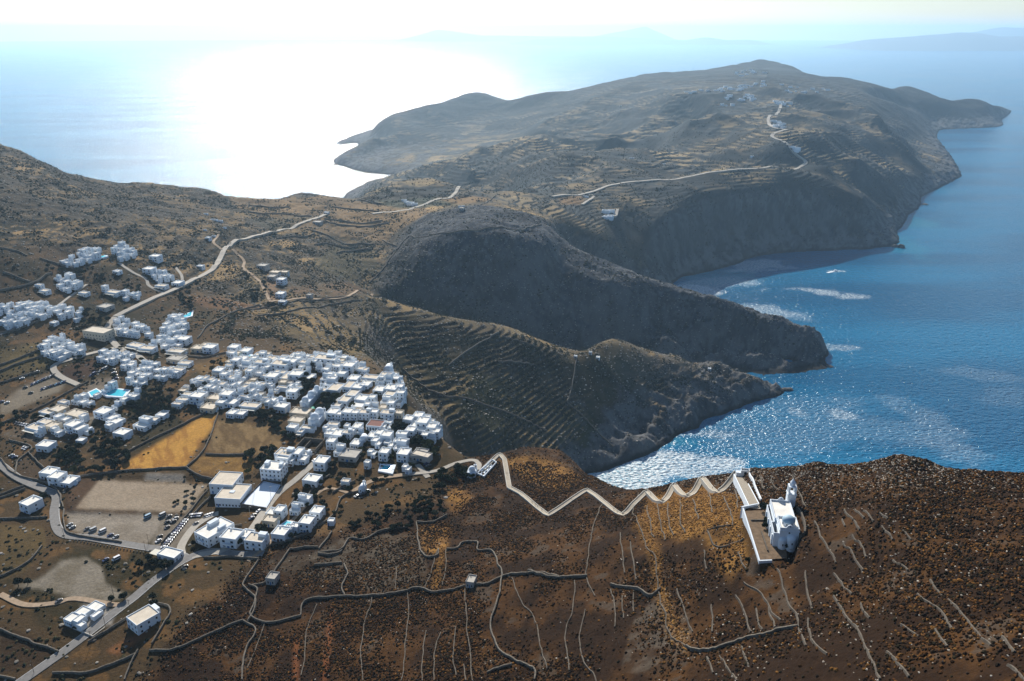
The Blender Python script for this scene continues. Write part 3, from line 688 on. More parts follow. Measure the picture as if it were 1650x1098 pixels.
# ------------------------------------------------------------------ labels from what stands nearby
MARKS = [('the twin-domed church', 505, 655), ('the red-roofed hall', 604, 690), ('the turquoise village pool', 624, 757), ('the white sports court', 420, 800),
    ('the dirt football field', 225, 798), ('the orange wheat field', 270, 715), ('the brown stubble field', 395, 708), ('the big blue hotel pool', 180, 636),
    ('the hillside hotel rows', 130, 415), ('the road bend by the beige building', 175, 540), ('the small blue pool on the villa terrace', 298, 507),
    ('the big white block at the left edge', 30, 510), ('the white church on the slope', 1262, 850), ('the cemetery chapel', 758, 768), ('the chapel on the village cliff', 622, 598),
    ('the crossroads below the white villa', 300, 890), ('the car park of the football field', 185, 850), ('the lone road-side house at bottom left', 220, 1000), ('the wall-ringed rectangular villa', 125, 990),
    ('the rooftop pool at the village top', 397, 576), ('the curved pool of the apartments', 462, 845), ('the walled dark ruin', 495, 715), ('the striped car park on the left', 60, 620),
    ('the farm houses on the ridge road', 445, 455), ('the road junction up the slope', 360, 405)]
ORD = ['nearest', 'second nearest', 'third nearest', 'fourth nearest', 'fifth nearest', 'sixth nearest', 'seventh nearest', 'eighth nearest', 'ninth nearest', 'tenth nearest']
PEND = []                                              # (object, look, group, px, py)
def later(o, look, cat, group, px, py, marks=None): o['category'] = cat; PEND.append((o, look, group, px, py, marks))
def finish_labels():
    buckets = {}
    for it in PEND:
        o, look, group, px, py, marks = it
        k = min(range(len(MARKS)), key=lambda i: math.hypot(MARKS[i][1]-px, (MARKS[i][2]-py)*1.3))
        dx, dy = px-MARKS[k][1], (py-MARKS[k][2])*1.3
        side = ('left of' if dx < 0 else 'right of') if abs(dx) > abs(dy) else ('behind' if dy < 0 else 'in front of')
        buckets.setdefault((look, k, side), []).append((math.hypot(dx, dy), it))
    for (look, k, side), L_ in buckets.items():
        L_.sort(key=lambda q: q[0])
        for i, (d_, it) in enumerate(L_):
            r_ = ORD[i] if i < 10 else '%d%s nearest' % (i+1, 'th' if 10 < i+1 < 20 else {1: 'st', 2: 'nd', 3: 'rd'}.get((i+1) % 10, 'th'))
            if len(L_) == 1: t = '%s %s %s' % (look, side, MARKS[k][0])
            else: t = '%s, %s %s %s' % (look, r_, side, MARKS[k][0])
            it[0]['label'] = ' '.join(t.split()[:16]); it[0]['group'] = it[2]
# ------------------------------------------------------------------ footprint bookkeeping
AZ0 = R(13); OCC = set()
def cells(x, y, w, d, az, pad=0.0, step=1.0):
    c, s = math.cos(-az), math.sin(-az); out = []
    nx = max(2, int((w+2*pad)/step)+1); ny = max(2, int((d+2*pad)/step)+1)
    for i in range(nx):
        for j in range(ny):
            a = (i/(nx-1)-.5)*(w+2*pad); b = (j/(ny-1)-.5)*(d+2*pad)
            out.append((round(x+a*c-b*s), round(y+a*s+b*c)))
    return out
def depth_at(p): return p[1]*cp-(p[2]-CZ)*sp
def project(x, y, z):
    dp = y*cp-(z-CZ)*sp; return W0/2+FPX*x/dp, H0/2-FPX*(y*sp+(z-CZ)*cp)/dp
def place_house(kind, x, y, az, sx_=1, sy_=1, sz_=1, group='white village houses', z=None, lod=False):
    pr = proto(kind); pz, used = pr
    if z is None: z = float(hz(x, y))
    if not used: o = pz; pr[1] = True
    else: o = copy_tree(pz)
    o.location = (x, y, z); o.rotation_euler = (0, 0, -az); o.scale = (sx_, sy_, sz_)
    px, py = project(x, y, z+2)
    later(o, LOOK[kind], 'house', group, px, py)
    OCC.update(cells(x, y, o['fp'][0]*sx_, o['fp'][1]*sy_, az)); return o
def in_poly(px, py, poly):
    r = False; n = len(poly)
    for i in range(n):
        x1, y1 = poly[i]; x2, y2 = poly[(i+1) % n]
        if (y1 > py) != (y2 > py) and px < (x2-x1)*(py-y1)/(y2-y1)+x1: r = not r
    return r
# houses read one by one from the photograph: (pixel x, pixel y of the wall foot, pixel width, kind)
def crop(ox, oy, sc, rows): return [(ox+r[0]/sc, oy+r[1]/sc, r[2]/sc, r[3]) for r in rows]
ONE = []
ONE += crop(440, 560, 5.871, [(470,172,190,'wide2'),(300,185,120,'long1'),(30,165,80,'small'),(160,200,90,'two'),(550,210,90,'long1'),(700,245,110,'two'),(640,300,85,'cellar'),(745,345,100,'small'),
 (910,330,150,'long1'),(1060,300,110,'long1'),(1150,330,70,'cube'),(575,310,80,'small'),(500,345,120,'step'),(530,392,120,'step'),(200,330,140,'two'),(110,340,90,'deep'),(320,330,90,'small'),(60,440,100,'court'),(170,490,100,'two'),(440,450,110,'long1'),
 (560,450,120,'deep'),(700,425,90,'deep'),(780,425,110,'small'),(860,395,90,'small'),(1100,440,120,'small'),(1190,440,70,'two'),(1200,530,80,'three'),(1090,500,100,'deep'),(990,450,100,'small'),(730,500,100,'deep'),(660,560,100,'deep'),(590,600,90,'deep'),
 (820,540,110,'small'),(790,600,110,'small'),(930,545,70,'two'),(1060,560,100,'step'),(1110,600,70,'two'),(550,695,100,'two'),(620,700,60,'two'),(690,692,90,'two'),(765,692,70,'two'),(860,690,110,'wide2'),(950,682,70,'two'),(1075,695,125,'wide2'),
 (60,620,120,'cellar'),(240,670,190,'creamy'),(200,745,130,'creamy'),(170,820,90,'cellar'),(290,845,140,'court'),(560,775,110,'long1'),(780,800,80,'small'),(540,970,80,'two'),(600,900,110,'two'),(690,880,90,'wide2'),
 (700,1085,230,'grey'),(620,1040,100,'step'),(770,960,90,'small'),(90,1100,160,'wide2'),(250,1085,140,'ell'),(930,890,90,'small'),(1000,860,90,'small'),(1060,900,100,'cellar'),(960,960,110,'ell2'),(1080,970,100,'ell2'),(920,1050,90,'ell2'),(1040,1080,90,'two'),
 (1200,940,140,'step'),(1200,1010,130,'step'),(1220,1090,110,'two'),(1270,740,90,'cellar'),(1360,710,90,'cellar'),(1400,790,110,'two'),(1290,860,90,'two'),(1330,800,100,'small'),(1390,830,100,'small'),(1490,830,85,'two'),(1370,1080,130,'grey'),
 (1090,750,60,'cube'),(1110,800,60,'cube'),(1030,790,60,'cube')])
ONE += crop(260, 540, 5.871, [(670,180,90,'two'),(780,190,90,'small'),(660,240,60,'two'),(740,270,90,'small'),(690,300,80,'two'),(780,330,100,'step'),(930,330,120,'wide2'),(1110,345,160,'wide2'),(1050,270,150,'long1'),(1030,460,110,'two'),(520,400,90,'grey'),
 (600,640,110,'two'),(490,650,130,'creamy'),(430,740,140,'creamy'),(320,660,130,'two'),(550,700,80,'cellar'),(650,790,80,'small'),(740,790,80,'small'),(820,720,180,'long1'),(1120,740,120,'cellar'),(640,690,110,'small'),(230,610,120,'long1'),(190,660,110,'long1'),(140,700,90,'long1'),
 (420,150,170,'creamy'),(440,180,110,'two'),(130,200,150,'creamy'),(110,270,140,'grey'),(210,310,120,'long1'),(110,380,170,'long1'),(20,390,60,'two'),(190,100,110,'two'),(60,130,110,'step')])
ONE += crop(300, 700, 5.871, [(1170,500,150,'cellar'),(1260,350,120,'two'),(1500,490,80,'long1'),(910,310,130,'two'),(1010,310,90,'ell'),(1090,290,80,'small'),(1080,690,90,'step'),(1130,670,80,'cellar'),(1220,820,110,'two'),(1020,770,90,'step'),
 (870,1020,140,'cellar'),(960,960,80,'cellar'),(1020,940,80,'cellar'),(1120,930,120,'two'),(780,880,130,'creamy'),(870,810,90,'two'),(790,800,80,'small'),(400,1080,170,'two'),(550,1040,110,'cellar'),(640,1100,190,'wide2')])
ONE += crop(0, 600, 3.921, [(630,300,110,'two'),(750,425,100,'cellar'),(880,370,100,'step'),(950,330,80,'long1'),(1010,300,60,'small'),(440,390,80,'two'),(500,410,90,'ell'),(270,505,110,'cellar'),(290,680,90,'cellar'),(340,720,80,'two'),(410,730,80,'small'),
 (690,320,60,'small'),(700,350,80,'small'),(390,220,60,'long1'),(280,285,90,'long1'),(340,270,90,'creamy'),(450,300,130,'creamy'),(270,350,90,'long1'),(200,385,110,'long1'),(310,375,80,'creamy'),(160,890,90,'two')])
ONE += crop(0, 380, 3.921, [(590,640,120,'creamy'),(1250,740,120,'creamy'),(1300,745,80,'creamy'),(1100,760,110,'long1'),(1100,810,110,'creamy'),(920,740,100,'long1'),(840,720,100,'long1'),(330,570,40,'cube'),(270,370,60,'long1'),(1260,210,40,'cube'),(730,245,50,'cube'),(520,385,60,'long1'),
 (640,475,80,'grey'),(970,165,60,'two'),(930,245,70,'two'),(1010,340,70,'long1'),(1110,320,60,'small'),(240,335,50,'long1'),(1370,890,60,'cellar'),(1310,30,30,'cube'),(700,380,90,'long1')])
ONE += crop(400, 240, 3.921, [(1030,362,60,'long1'),(490,415,30,'cube'),(430,480,60,'grey'),(200,860,50,'two'),(195,950,50,'two'),(210,985,50,'cube'),(160,800,60,'creamy'),(220,800,50,'creamy'),(140,830,50,'grey'),(80,760,60,'grey'),(1345,390,30,'grey'),(380,945,30,'grey')])
ONE += [(927,578,5,'cube'),(951,572,5,'cube'),(963,580,6,'cube'),(1143,598,5,'cube'),(757,948,9,'grey'),(1000,172,4,'cube'),(436,943,16,'grey')]
SKIPPED = 0
for i, (px, py, w_, kind) in enumerate(ONE):
    p = hit(px, py); dp = depth_at(p); pz, _u = proto(kind); wm_ = w_*dp/FPX
    sxx = min(1.7, max(.55, wm_/pz['fp'][0])); az = AZ0
    if px < 250 and py > 800: az = R(25)
    if px < 230 and py < 720: az = R(22)
    syy = min(1.35, max(.7, sxx*random.uniform(.9, 1.1))); d_ = pz['fp'][1]*syy
    x, y = p[0]+math.sin(az)*d_/2, p[1]+math.cos(az)*d_/2
    szz = random.uniform(.92, 1.08)*(1 if sxx > .7 else .85)
    place_house(kind, x, y, az+random.uniform(-.03, .03), sxx, syy, szz, z=float(p[2]))
# packed quarters filled between the houses read above
RES = []                                               # kept free: lanes, squares, groves, churches (pixel polygons)
RES += [[(530,668),(640,668),(640,686),(600,690),(530,690)], [(446,640),(520,628),(552,640),(530,680),(470,690),(455,672)], [(500,600),(515,590),(505,655),(480,655)], [(476,705),(512,702),(520,738),(475,740)],
        [(585,678),(625,678),(625,705),(585,705)], [(635,690),(655,690),(655,710),(632,710)], [(605,740),(645,740),(645,775),(600,775)], [(675,715),(705,720),(715,760),(680,745)], [(480,710),(560,720),(545,740),(470,735)],
        [(600,598),(640,590),(640,605),(612,610)], [(558,607),(575,607),(575,615),(558,615)], [(605,634),(620,634),(618,652),(605,648)], [(390,570),(412,570),(412,580),(390,580)]]
def fill(poly, kinds, az=AZ0, pitch=(8.2, 9.0), lane=1.2, prob=.95, group='white village houses', smin=.75, smax=1.05, seed=1, every=4):
    rg = random.Random(seed); P = [hit(*q) for q in poly]; cx = sum(p[0] for p in P)/len(P); cy = sum(p[1] for p in P)/len(P)
    Rm = max(math.hypot(p[0]-cx, p[1]-cy) for p in P)+6; c, s = math.cos(-az), math.sin(-az); n = int(Rm/min(pitch))+2; cnt = 0
    for j in range(-n, n+1):
        for i in range(-n, n+1):
            if rg.random() > prob: continue
            a = i*pitch[0]+(i//every)*2.4+rg.uniform(-1, 1); b = j*pitch[1]+(j//3)*2.2+rg.uniform(-1, 1)
            x, y = cx+a*c-b*s, cy+a*s+b*c; z = float(hz(x, y)); px, py = project(x, y, z)
            if not in_poly(px, py, poly) or any(in_poly(px, py, r) for r in RES): continue
            k = rg.choice(kinds); fp = proto(k)[0]['fp']; sc_ = rg.uniform(smin, smax); sxx = min(sc_, (pitch[0]-.2)/fp[0]); syy = min(sc_, (pitch[1]-.2)/fp[1])
            cc = cells(x, y, fp[0]*sxx, fp[1]*syy, az, -.6)
            hitn = sum(q in OCC for q in cc)
            if hitn > .12*len(cc):
                continue
            place_house(k, x, y, az+rg.uniform(-.04, .04), sxx, syy, rg.uniform(.85, 1.1), group=group); cnt += 1
    return cnt
K1 = ['small', 'small', 'two', 'deep', 'deep', 'step', 'cellar', 'creamy', 'grey', 'court', 'two', 'step', 'long1', 'ell', 'ell2', 'creamy']
core = [(285,640),(300,622),(345,603),(370,597),(372,560),(400,565),(440,577),(500,576),(545,574),(575,588),(600,598),(640,604),(652,635),(650,662),(640,690),(585,690),(525,682),(470,668),(440,664),(395,668),(350,662),(325,665),(300,655)]
print('core', fill(core, K1, seed=3, pitch=(6.5, 7.0), smin=.58, smax=.9))
low = [(525,690),(585,690),(640,690),(655,700),(700,672),(712,690),(702,720),(680,735),(668,760),(640,765),(600,760),(560,735),(520,740),(525,715)]
print('low', fill(low, ['small', 'ell2', 'two', 'cellar', 'step'], seed=4, prob=.9, pitch=(6.6, 7.2), smin=.6, smax=.9))
HOT = ['step', 'cellar', 'small', 'two', 'cellar']
CL = [([(97,425),(140,402),(166,408),(150,424),(118,432)], R(35), 1), ([(178,408),(200,396),(222,405),(222,415),(192,423)], R(30), 2), ([(90,452),(112,443),(132,461),(112,474),(96,468)], R(25), 3),
      ([(0,500),(25,487),(55,488),(105,503),(60,520),(25,532),(0,530)], R(30), 4), ([(68,492),(95,490),(105,497),(75,505)], R(30), 5), ([(85,508),(110,501),(138,505),(132,518),(95,522)], R(30), 6),
      ([(167,470),(175,466),(195,476),(180,478)], R(20), 7), ([(200,476),(225,475),(230,484),(204,485)], R(20), 8), ([(238,450),(262,440),(288,452),(291,463),(262,460)], R(35), 9),
      ([(66,558),(80,547),(110,550),(114,562),(136,566),(133,575),(82,583),(68,570)], R(25), 10), ([(184,522),(195,514),(215,522),(246,538),(244,545),(188,546)], R(15), 11),
      ([(262,536),(270,518),(282,506),(300,522),(298,545),(270,546)], R(15), 12), ([(243,560),(258,547),(298,546),(302,560),(250,568)], R(20), 13), ([(160,582),(170,572),(212,570),(216,580),(180,590)], R(22), 14),
      ([(198,598),(205,588),(240,590),(262,600),(240,612),(208,606)], R(18), 15), ([(240,612),(250,602),(288,595),(294,606),(262,616)], R(18), 16), ([(205,618),(232,612),(236,624),(212,632)], R(18), 21),
      ([(118,650),(140,640),(150,655),(138,668)], R(20), 17), ([(168,662),(200,650),(222,634),(224,645),(190,660)], R(20), 18), ([(150,640),(185,620),(192,628),(160,645)], R(25), 19),
      ([(60,690),(85,680),(135,665),(140,680),(95,704),(60,702)], R(25), 20), ([(118,700),(140,690),(160,700),(140,712)], R(20), 22), ([(170,690),(186,686),(190,694),(176,698)], R(20), 23)]
for poly, az, sd in CL: fill(poly, HOT, az, (6.4, 6.9), prob=.92, group='white houses of the outer quarters', seed=sd, smin=.65, smax=.9)
# ------------------------------------------------------------------ roads, lanes and walls draped on the ground
def smooth_line(P, step=3.0):
    P = [np.array(p[:2]) for p in P]
    if len(P) == 2: Q = P
    else:
        Q = []; E = [2*P[0]-P[1]]+P+[2*P[-1]-P[-2]]
        for i in range(1, len(E)-2):
            n_ = max(2, int(np.linalg.norm(E[i+1]-E[i])/step))
            for k in range(n_):
                t = k/n_; a, b, c, d = E[i-1:i+3]
                Q.append(.5*((2*b)+(-a+c)*t+(2*a-5*b+4*c-d)*t*t+(-a+3*b-3*c+d)*t**3))
        Q.append(P[-1]); return Q
    n_ = max(2, int(np.linalg.norm(Q[1]-Q[0])/step)); return [Q[0]+(Q[1]-Q[0])*k/n_ for k in range(n_+1)]
def ribbon(name, pts, width, m, off=.12, skirt=1.5, wob=0, world=False, straight=False, prof=None, parent=None, zfun=None, step=None):
    P = pts if world else [hit(*p) for p in pts]
    d0 = np.mean([p[1] for p in P]); st = step or max(2.0, d0*.004)
    if straight:
        Q = []
        for a, b in zip(P[:-1], P[1:]):
            a = np.array(a[:2]); b = np.array(b[:2]); n_ = max(1, int(np.linalg.norm(b-a)/st)); Q += [a+(b-a)*k/n_ for k in range(n_)]
        Q.append(np.array(P[-1][:2]))
    else: Q = smooth_line(P, st)
    Q = np.array(Q); T = np.gradient(Q, axis=0); T /= np.linalg.norm(T, axis=1)[:, None]+1e-9; N_ = np.stack([T[:, 1], -T[:, 0]], 1)
    if wob: Q = Q+N_*fbm(Q[:, 0], Q[:, 1], 9, 2, 77)[:, None]*wob
    offs = [(-.5, -skirt), (-.5, off), (0, off), (.5, off), (.5, -skirt)] if prof is None else prof
    V = []; zc = np.maximum.reduce([hz(Q[:, 0]+N_[:, 0]*width*k, Q[:, 1]+N_[:, 1]*width*k) for k in (-.5, -.25, 0, .25, .5)])
    if zfun is not None: zc = zfun(Q, zc)
    elif width > 1.5: zc = np.convolve(np.pad(zc, 1, mode='edge'), [.25, .5, .25], 'valid')
    for (a, zo) in offs:
        jag = fbm(Q[:, 0], Q[:, 1], 2.2, 1, 91)*(.15 if zo > 0 else 0)*(1 if wob else 0)
        V.append(np.stack([Q[:, 0]+N_[:, 0]*width*a, Q[:, 1]+N_[:, 1]*width*a, zc+zo+jag], 1))
    n_ = len(Q); k = len(offs); V = np.stack(V, 1).reshape(-1, 3); F = []
    for i in range(n_-1):
        for j in range(k-1): F.append((i*k+j, (i+1)*k+j, (i+1)*k+j+1, i*k+j+1))
    V = np.concatenate([V]); o = mesh_np(name, V, F, m, None, False, parent)
    bm = bmesh.new(); bm.from_mesh(o.data); bm.verts.ensure_lookup_table()
    if k > 2: bm.faces.new([bm.verts[j] for j in range(k)]);
    if k > 2: bm.faces.new([bm.verts[(n_-1)*k+j] for j in range(k-1, -1, -1)])
    bmesh.ops.recalc_face_normals(bm, faces=bm.faces); bm.to_mesh(o.data); bm.free(); return o, Q, N_, zc
asph = mat('worn_asphalt', (.21, .20, .19), .9, var=.15, vscale=.5)
conc = mat('pale_concrete_road', (.38, .345, .295), .9, var=.12, vscale=.5)
dirt = mat('dirt_track', (.34, .25, .17), .95, var=.2, vscale=.5)
paving = mat('stone_paving', (.38, .33, .26), .9, var=.15, vscale=1.2)
markw = mat('road_paint', (.72, .72, .70), .8)
ROADS = [([(-40,1150),(35,1098),(130,1030),(210,968),(250,935),(300,902),(338,889),(380,893),(425,892)], 6.0, asph), ([(300,899),(275,889),(230,882),(150,868),(107,863),(92,850),(88,825),(91,800),(76,791),(51,781),(25,768),(-10,742),(-60,720)], 6.0, asph),
 ([(293,896),(293,879),(313,850),(340,832),(352,828)], 5.0, conc), ([(310,897),(365,885),(402,858),(425,826),(448,797),(477,773),(504,749),(516,738)], 5.0, conc),
 ([(186,511),(225,492),(265,474),(293,462),(342,436),(357,413),(375,393),(418,380),(450,371),(490,358),(527,346)], 7.0, conc), ([(186,511),(173,530),(184,553),(200,566),(219,572),(235,585)], 6.0, conc),
 ([(191,559),(143,571),(110,581),(87,590),(94,605),(127,621)], 5.5, conc), ([(191,424),(212,438),(235,450),(241,462),(268,474)], 3.5, conc), ([(94,493),(115,477),(140,459)], 3.2, conc), ([(0,540),(60,512),(90,495)], 3.5, asph),
 ([(283,431),(293,446),(293,462)], 3.2, conc), ([(357,403),(344,391),(352,378)], 3.5, dirt), ([(375,403),(393,421),(393,434),(418,454),(436,487)], 3.5, dirt), ([(436,487),(490,481),(560,478),(600,474)], 4, dirt),
 ([(600,345),(645,340),(675,333),(706,321),(732,313),(762,306)], 7.0, conc), ([(890,318),(945,313),(990,298),(1060,290),(1130,281),(1200,273),(1260,271),(1290,269)], 8.0, conc),
 ([(1290,269),(1298,261),(1276,241),(1248,224),(1246,216),(1268,210)], 10.0, conc), ([(1268,210),(1246,205),(1239,197),(1240,188),(1256,177),(1258,167)], 10.0, conc), ([(945,313),(956,318),(938,331)], 6.0, conc), ([(975,345),(990,350),(995,338)], 6, conc),
 ([(0,958),(40,975),(90,972),(120,965),(185,975),(205,972)], 3.5, dirt), ([(690,770),(668,745),(650,742),(655,725),(640,705)], 4.0, conc), ([(655,765),(700,760),(735,747),(762,742),(772,749),(770,758)], 3.5, conc),
 ([(565,795),(600,775),(655,765)], 4, dirt), ([(400,905),(430,880),(470,840),(520,790),(565,795)], 2.5, dirt)]
for pts, w_, m_ in ROADS:
    d0 = hit(*pts[len(pts)//2])[1]
    o, Q, N_, zc = ribbon('road', pts, w_, m_, off=.10+d0*.00035, skirt=2.5); tag(o, kind='structure')
    if m_ is asph and w_ == 6.0:
        for s_ in (-.44, .44):
            mk = ribbon('road_marking', [(q[0]+n_[0]*w_*s_, q[1]+n_[1]*w_*s_, 0) for q, n_ in zip(Q, N_)], .16, markw, off=.0, skirt=-.0, world=True, prof=[(-.5, 0), (.5, 0)], zfun=None)[0]
            mk.location.z = .10+d0*.00035+.05; tag(mk, kind='structure')
# dry stone walls, each one a thing
WALLS = []
def W(look, ox, oy, sc, *lines):
    for ln in lines: WALLS.append((look, [(ox+x/sc, oy+y/sc) for x, y in ln]))
W('dark dry stone wall winding across the brown scrub', 400, 780, 3.3,
  [(0,540),(50,560),(40,620),(10,700),(100,740),(200,725),(280,705)], [(280,705),(290,640),(350,610),(500,600),(650,595),(850,570)], [(850,570),(880,555),(935,560),(990,580),(1080,570),(1150,545)], [(1160,545),(1220,535),(1300,520),(1370,490),(1450,480),(1550,478),(1650,500)],
  [(370,370),(490,355),(540,295),(620,300),(700,255),(850,230)], [(895,210),(910,340),(940,390),(1000,385),(1010,352)], [(1055,350),(1110,345),(1140,318),(1215,312),(1225,355),(1300,365),(1350,490)], [(1350,490),(1330,620),(1290,720),(1290,800),(1340,890),(1450,950),(1520,990),(1520,1049)],
  [(510,430),(530,480),(495,550),(515,595)], [(350,440),(500,420)], [(895,205),(980,205),(1060,170)], [(500,360),(440,380),(372,372)], [(220,350),(370,340)], [(20,545),(100,520),(150,450),(220,350)], [(1270,1010),(1400,960)])
W('thin pale stone wall running down the brown slope', 400, 780, 3.3,
  [(1400,500),(1450,620),(1520,710),(1550,850),(1590,985)], [(1155,560),(1160,720),(1180,900),(1190,1049)], [(850,575),(850,700),(835,880),(815,1049)], [(660,600),(620,740),(600,900),(610,1049)], [(370,640),(310,780),(300,920),(280,1020)],
  [(1010,350),(975,450),(940,560)], [(1055,350),(1050,450),(1030,540)], [(950,780),(930,900),(925,1049)], [(1025,790),(990,900),(985,1049)], [(1105,760),(1095,900),(1100,1020)], [(90,740),(40,880),(0,980)], [(785,440),(785,560)], [(1145,960),(1155,1049)])
W('broken pale terrace wall in dry golden scrub', 850, 700, 2.758,
  [(490,270),(470,360),(520,480),(570,560),(575,650),(610,800),(640,900),(700,950)], [(575,310),(590,400),(615,470)], [(620,310),(630,400),(650,450)], [(680,290),(680,380),(700,440)], [(735,290),(760,380)], [(805,260),(820,350)], [(870,280),(905,380),(910,410)], [(920,250),(935,330)],
  [(530,320),(545,420),(560,460)], [(330,310),(290,420),(265,560),(265,650),(300,720)], [(210,650),(200,780),(170,880),(190,1050)], [(260,780),(235,880),(250,1000),(310,1098)], [(370,690),(390,780),(385,860)], [(420,720),(425,820)], [(470,700),(470,790)],
  [(665,690),(690,780),(730,880)], [(780,520),(800,600)], [(930,530),(970,610)], [(815,760),(820,880)], [(920,720),(960,800),(990,880)], [(1010,780),(1045,870)], [(1070,770),(1100,860)], [(960,660),(1040,720),(1120,830)], [(410,440),(430,620)], [(455,480),(480,650)],
  [(1110,600),(1150,720),(1200,830),(1240,940)], [(1235,610),(1260,780)], [(1250,820),(1270,920),(1330,980)], [(800,990),(830,1060)], [(855,985),(930,1098)], [(945,950),(980,1030)], [(800,425),(900,408)], [(800,430),(840,500),(960,465)])
W('dark dry stone wall winding across the brown scrub', 850, 700, 2.758, [(700,950),(760,970),(850,950),(950,920),(1060,890),(1120,870),(1200,855)], [(0,610),(60,625),(130,640),(265,632)], [(370,670),(480,690),(540,720),(590,690)])
W('short pale terrace wall on the steep scrub hillside', 1200, 700, 2.758,
  [(310,390),(350,470),(410,570)], [(440,485),(530,605)], [(480,450),(545,545)], [(445,335),(510,425)], [(605,410),(655,470)], [(395,620),(470,715)], [(425,765),(500,870),(545,960),(600,1090)], [(770,710),(860,780),(920,865)], [(905,735),(1000,840),(1090,940)],
  [(635,965),(730,1080)], [(690,850),(770,900)], [(215,180),(240,260),(270,325)], [(115,190),(155,250)], [(65,190),(90,245)], [(530,340),(570,390)], [(1160,1030),(1240,1098)], [(1140,900),(1200,970)], [(395,720),(440,800)], [(520,750),(550,820)], [(840,870),(900,945)], [(600,350),(632,378)], [(495,335),(525,378)], [(430,380),(445,410)], [(660,560),(720,610)], [(820,650),(880,720)], [(700,430),(740,470)])
W('stone wall bordering a village field', 0, 600, 3.921,
  [(500,660),(750,630),(1180,605)], [(1180,605),(1230,640),(1340,680)], [(1180,600),(1290,490),(1370,290),(1380,250)], [(400,860),(370,760),(290,700),(100,650),(0,545)], [(405,870),(415,990),(500,1038),(770,1080)], [(60,430),(200,480),(110,570),(100,650)], [(180,510),(280,610)],
  [(740,540),(850,480),(1080,370),(1340,240)], [(0,330),(200,250),(560,60)], [(1020,1085),(1190,895),(1310,750)], [(0,780),(150,720)], [(0,800),(160,740)], [(730,420),(860,370),(1010,300)], [(500,660),(400,760)], [(1300,520),(1420,525),(1600,520)], [(0,930),(300,920)])
W('stone wall bordering a village field', 0, 820, 3.929, [(0,770),(180,840),(370,910)], [(880,900),(820,1000),(790,1092)], [(950,900),(1080,900),(1280,820),(1540,710)], [(1540,710),(1620,770),(1560,900),(1530,1092)], [(330,1050),(600,1030),(860,920)], [(1290,315),(1480,310),(1640,320)], [(980,600),(1080,650),(960,860)],
  [(0,430),(60,410),(190,330),(270,240)], [(0,1060),(100,1085)], [(1640,330),(1560,440),(1540,500),(1620,560),(1600,660),(1570,720)], [(560,850),(700,760),(800,700)])
W('stone wall between gardens at the village edge', 300, 700, 5.871, [(1130,620),(1250,470),(1360,390)], [(850,860),(940,740),(1030,600)], [(1170,930),(1310,780)], [(790,1060),(980,1010),(1160,940)], [(1390,560),(1470,510),(1600,450)], [(1240,880),(1400,760),(1480,600),(1640,540)], [(1260,1090),(1380,930)], [(360,900),(500,910)], [(340,850),(450,870),(530,860)], [(230,600),(30,790)])
W('long wall on the bare upland', 0, 380, 3.921, [(250,145),(360,180),(480,215)], [(0,80),(110,100),(170,130)], [(0,350),(180,310),(330,240)], [(0,620),(100,600),(330,510)], [(0,860),(120,810),(280,760)], [(0,820),(90,790),(240,730)], [(0,935),(250,860)], [(1250,650),(1330,560),(1530,470),(1640,440)], [(310,760),(420,730)], [(1160,760),(1300,770),(1430,740)], [(20,230),(200,295),(280,260)])
W('stone wall on the terraced headland', 580, 440, 3.921, [(1370,530),(1350,650),(1330,760),(1310,820)], [(1310,820),(1430,930),(1600,1098)], [(270,610),(480,760),(800,840)], [(800,840),(1000,910),(1180,1000)], [(560,590),(660,510),(880,385)], [(900,400),(1120,470)], [(870,560),(1100,580)])
W('old wall over the dark round mountain', 400, 240, 3.921, [(1010,560),(1080,565),(1300,530),(1640,510),(1760,500),(1850,480)], [(760,850),(870,740),(940,640),(1010,560)])
W('terrace edge wall among the upland fields', 400, 240, 3.921, [(0,360),(120,372),(260,370)], [(0,400),(150,412),(400,430)], [(460,460),(640,490),(890,470)], [(480,440),(660,470),(850,455)], [(400,520),(500,550),(700,600),(800,610)], [(420,610),(600,625),(690,615)], [(180,570),(330,560),(420,540)], [(560,660),(640,650),(780,640)], [(700,325),(840,350)], [(540,370),(680,385),(830,400)], [(0,1020),(200,990),(420,960),(640,940)], [(60,1060),(260,1030),(500,990),(720,955)], [(850,580),(940,620)], [(1430,360),(1560,300)])
for look, pts in WALLS:
    P = [hit(*p) for p in pts]
    # keep a wall in one piece on one slope
    if max(abs(a[1]-b[1]) for a, b in zip(P[:-1], P[1:])) > 260: continue
    d0 = P[0][1]; thin = look.startswith(('thin', 'broken', 'short'))
    h_ = (.38 if thin else 1.1)*(1+d0*.0005); wd = (.55 if thin else .8)*(1+max(0, d0-500)*.0011)
    o = ribbon('stone_wall', P, wd, stonel if thin else stone, off=h_, skirt=.6, wob=.7, world=True, prof=[(-.55, -.5), (-.42, h_), (0, h_*1.08), (.42, h_), (.55, -.5)], step=max(1.2, d0*.003))[0]
    mid = pts[len(pts)//2]; later(o, look, 'stone wall', 'dry stone walls over the slopes', mid[0], mid[1])
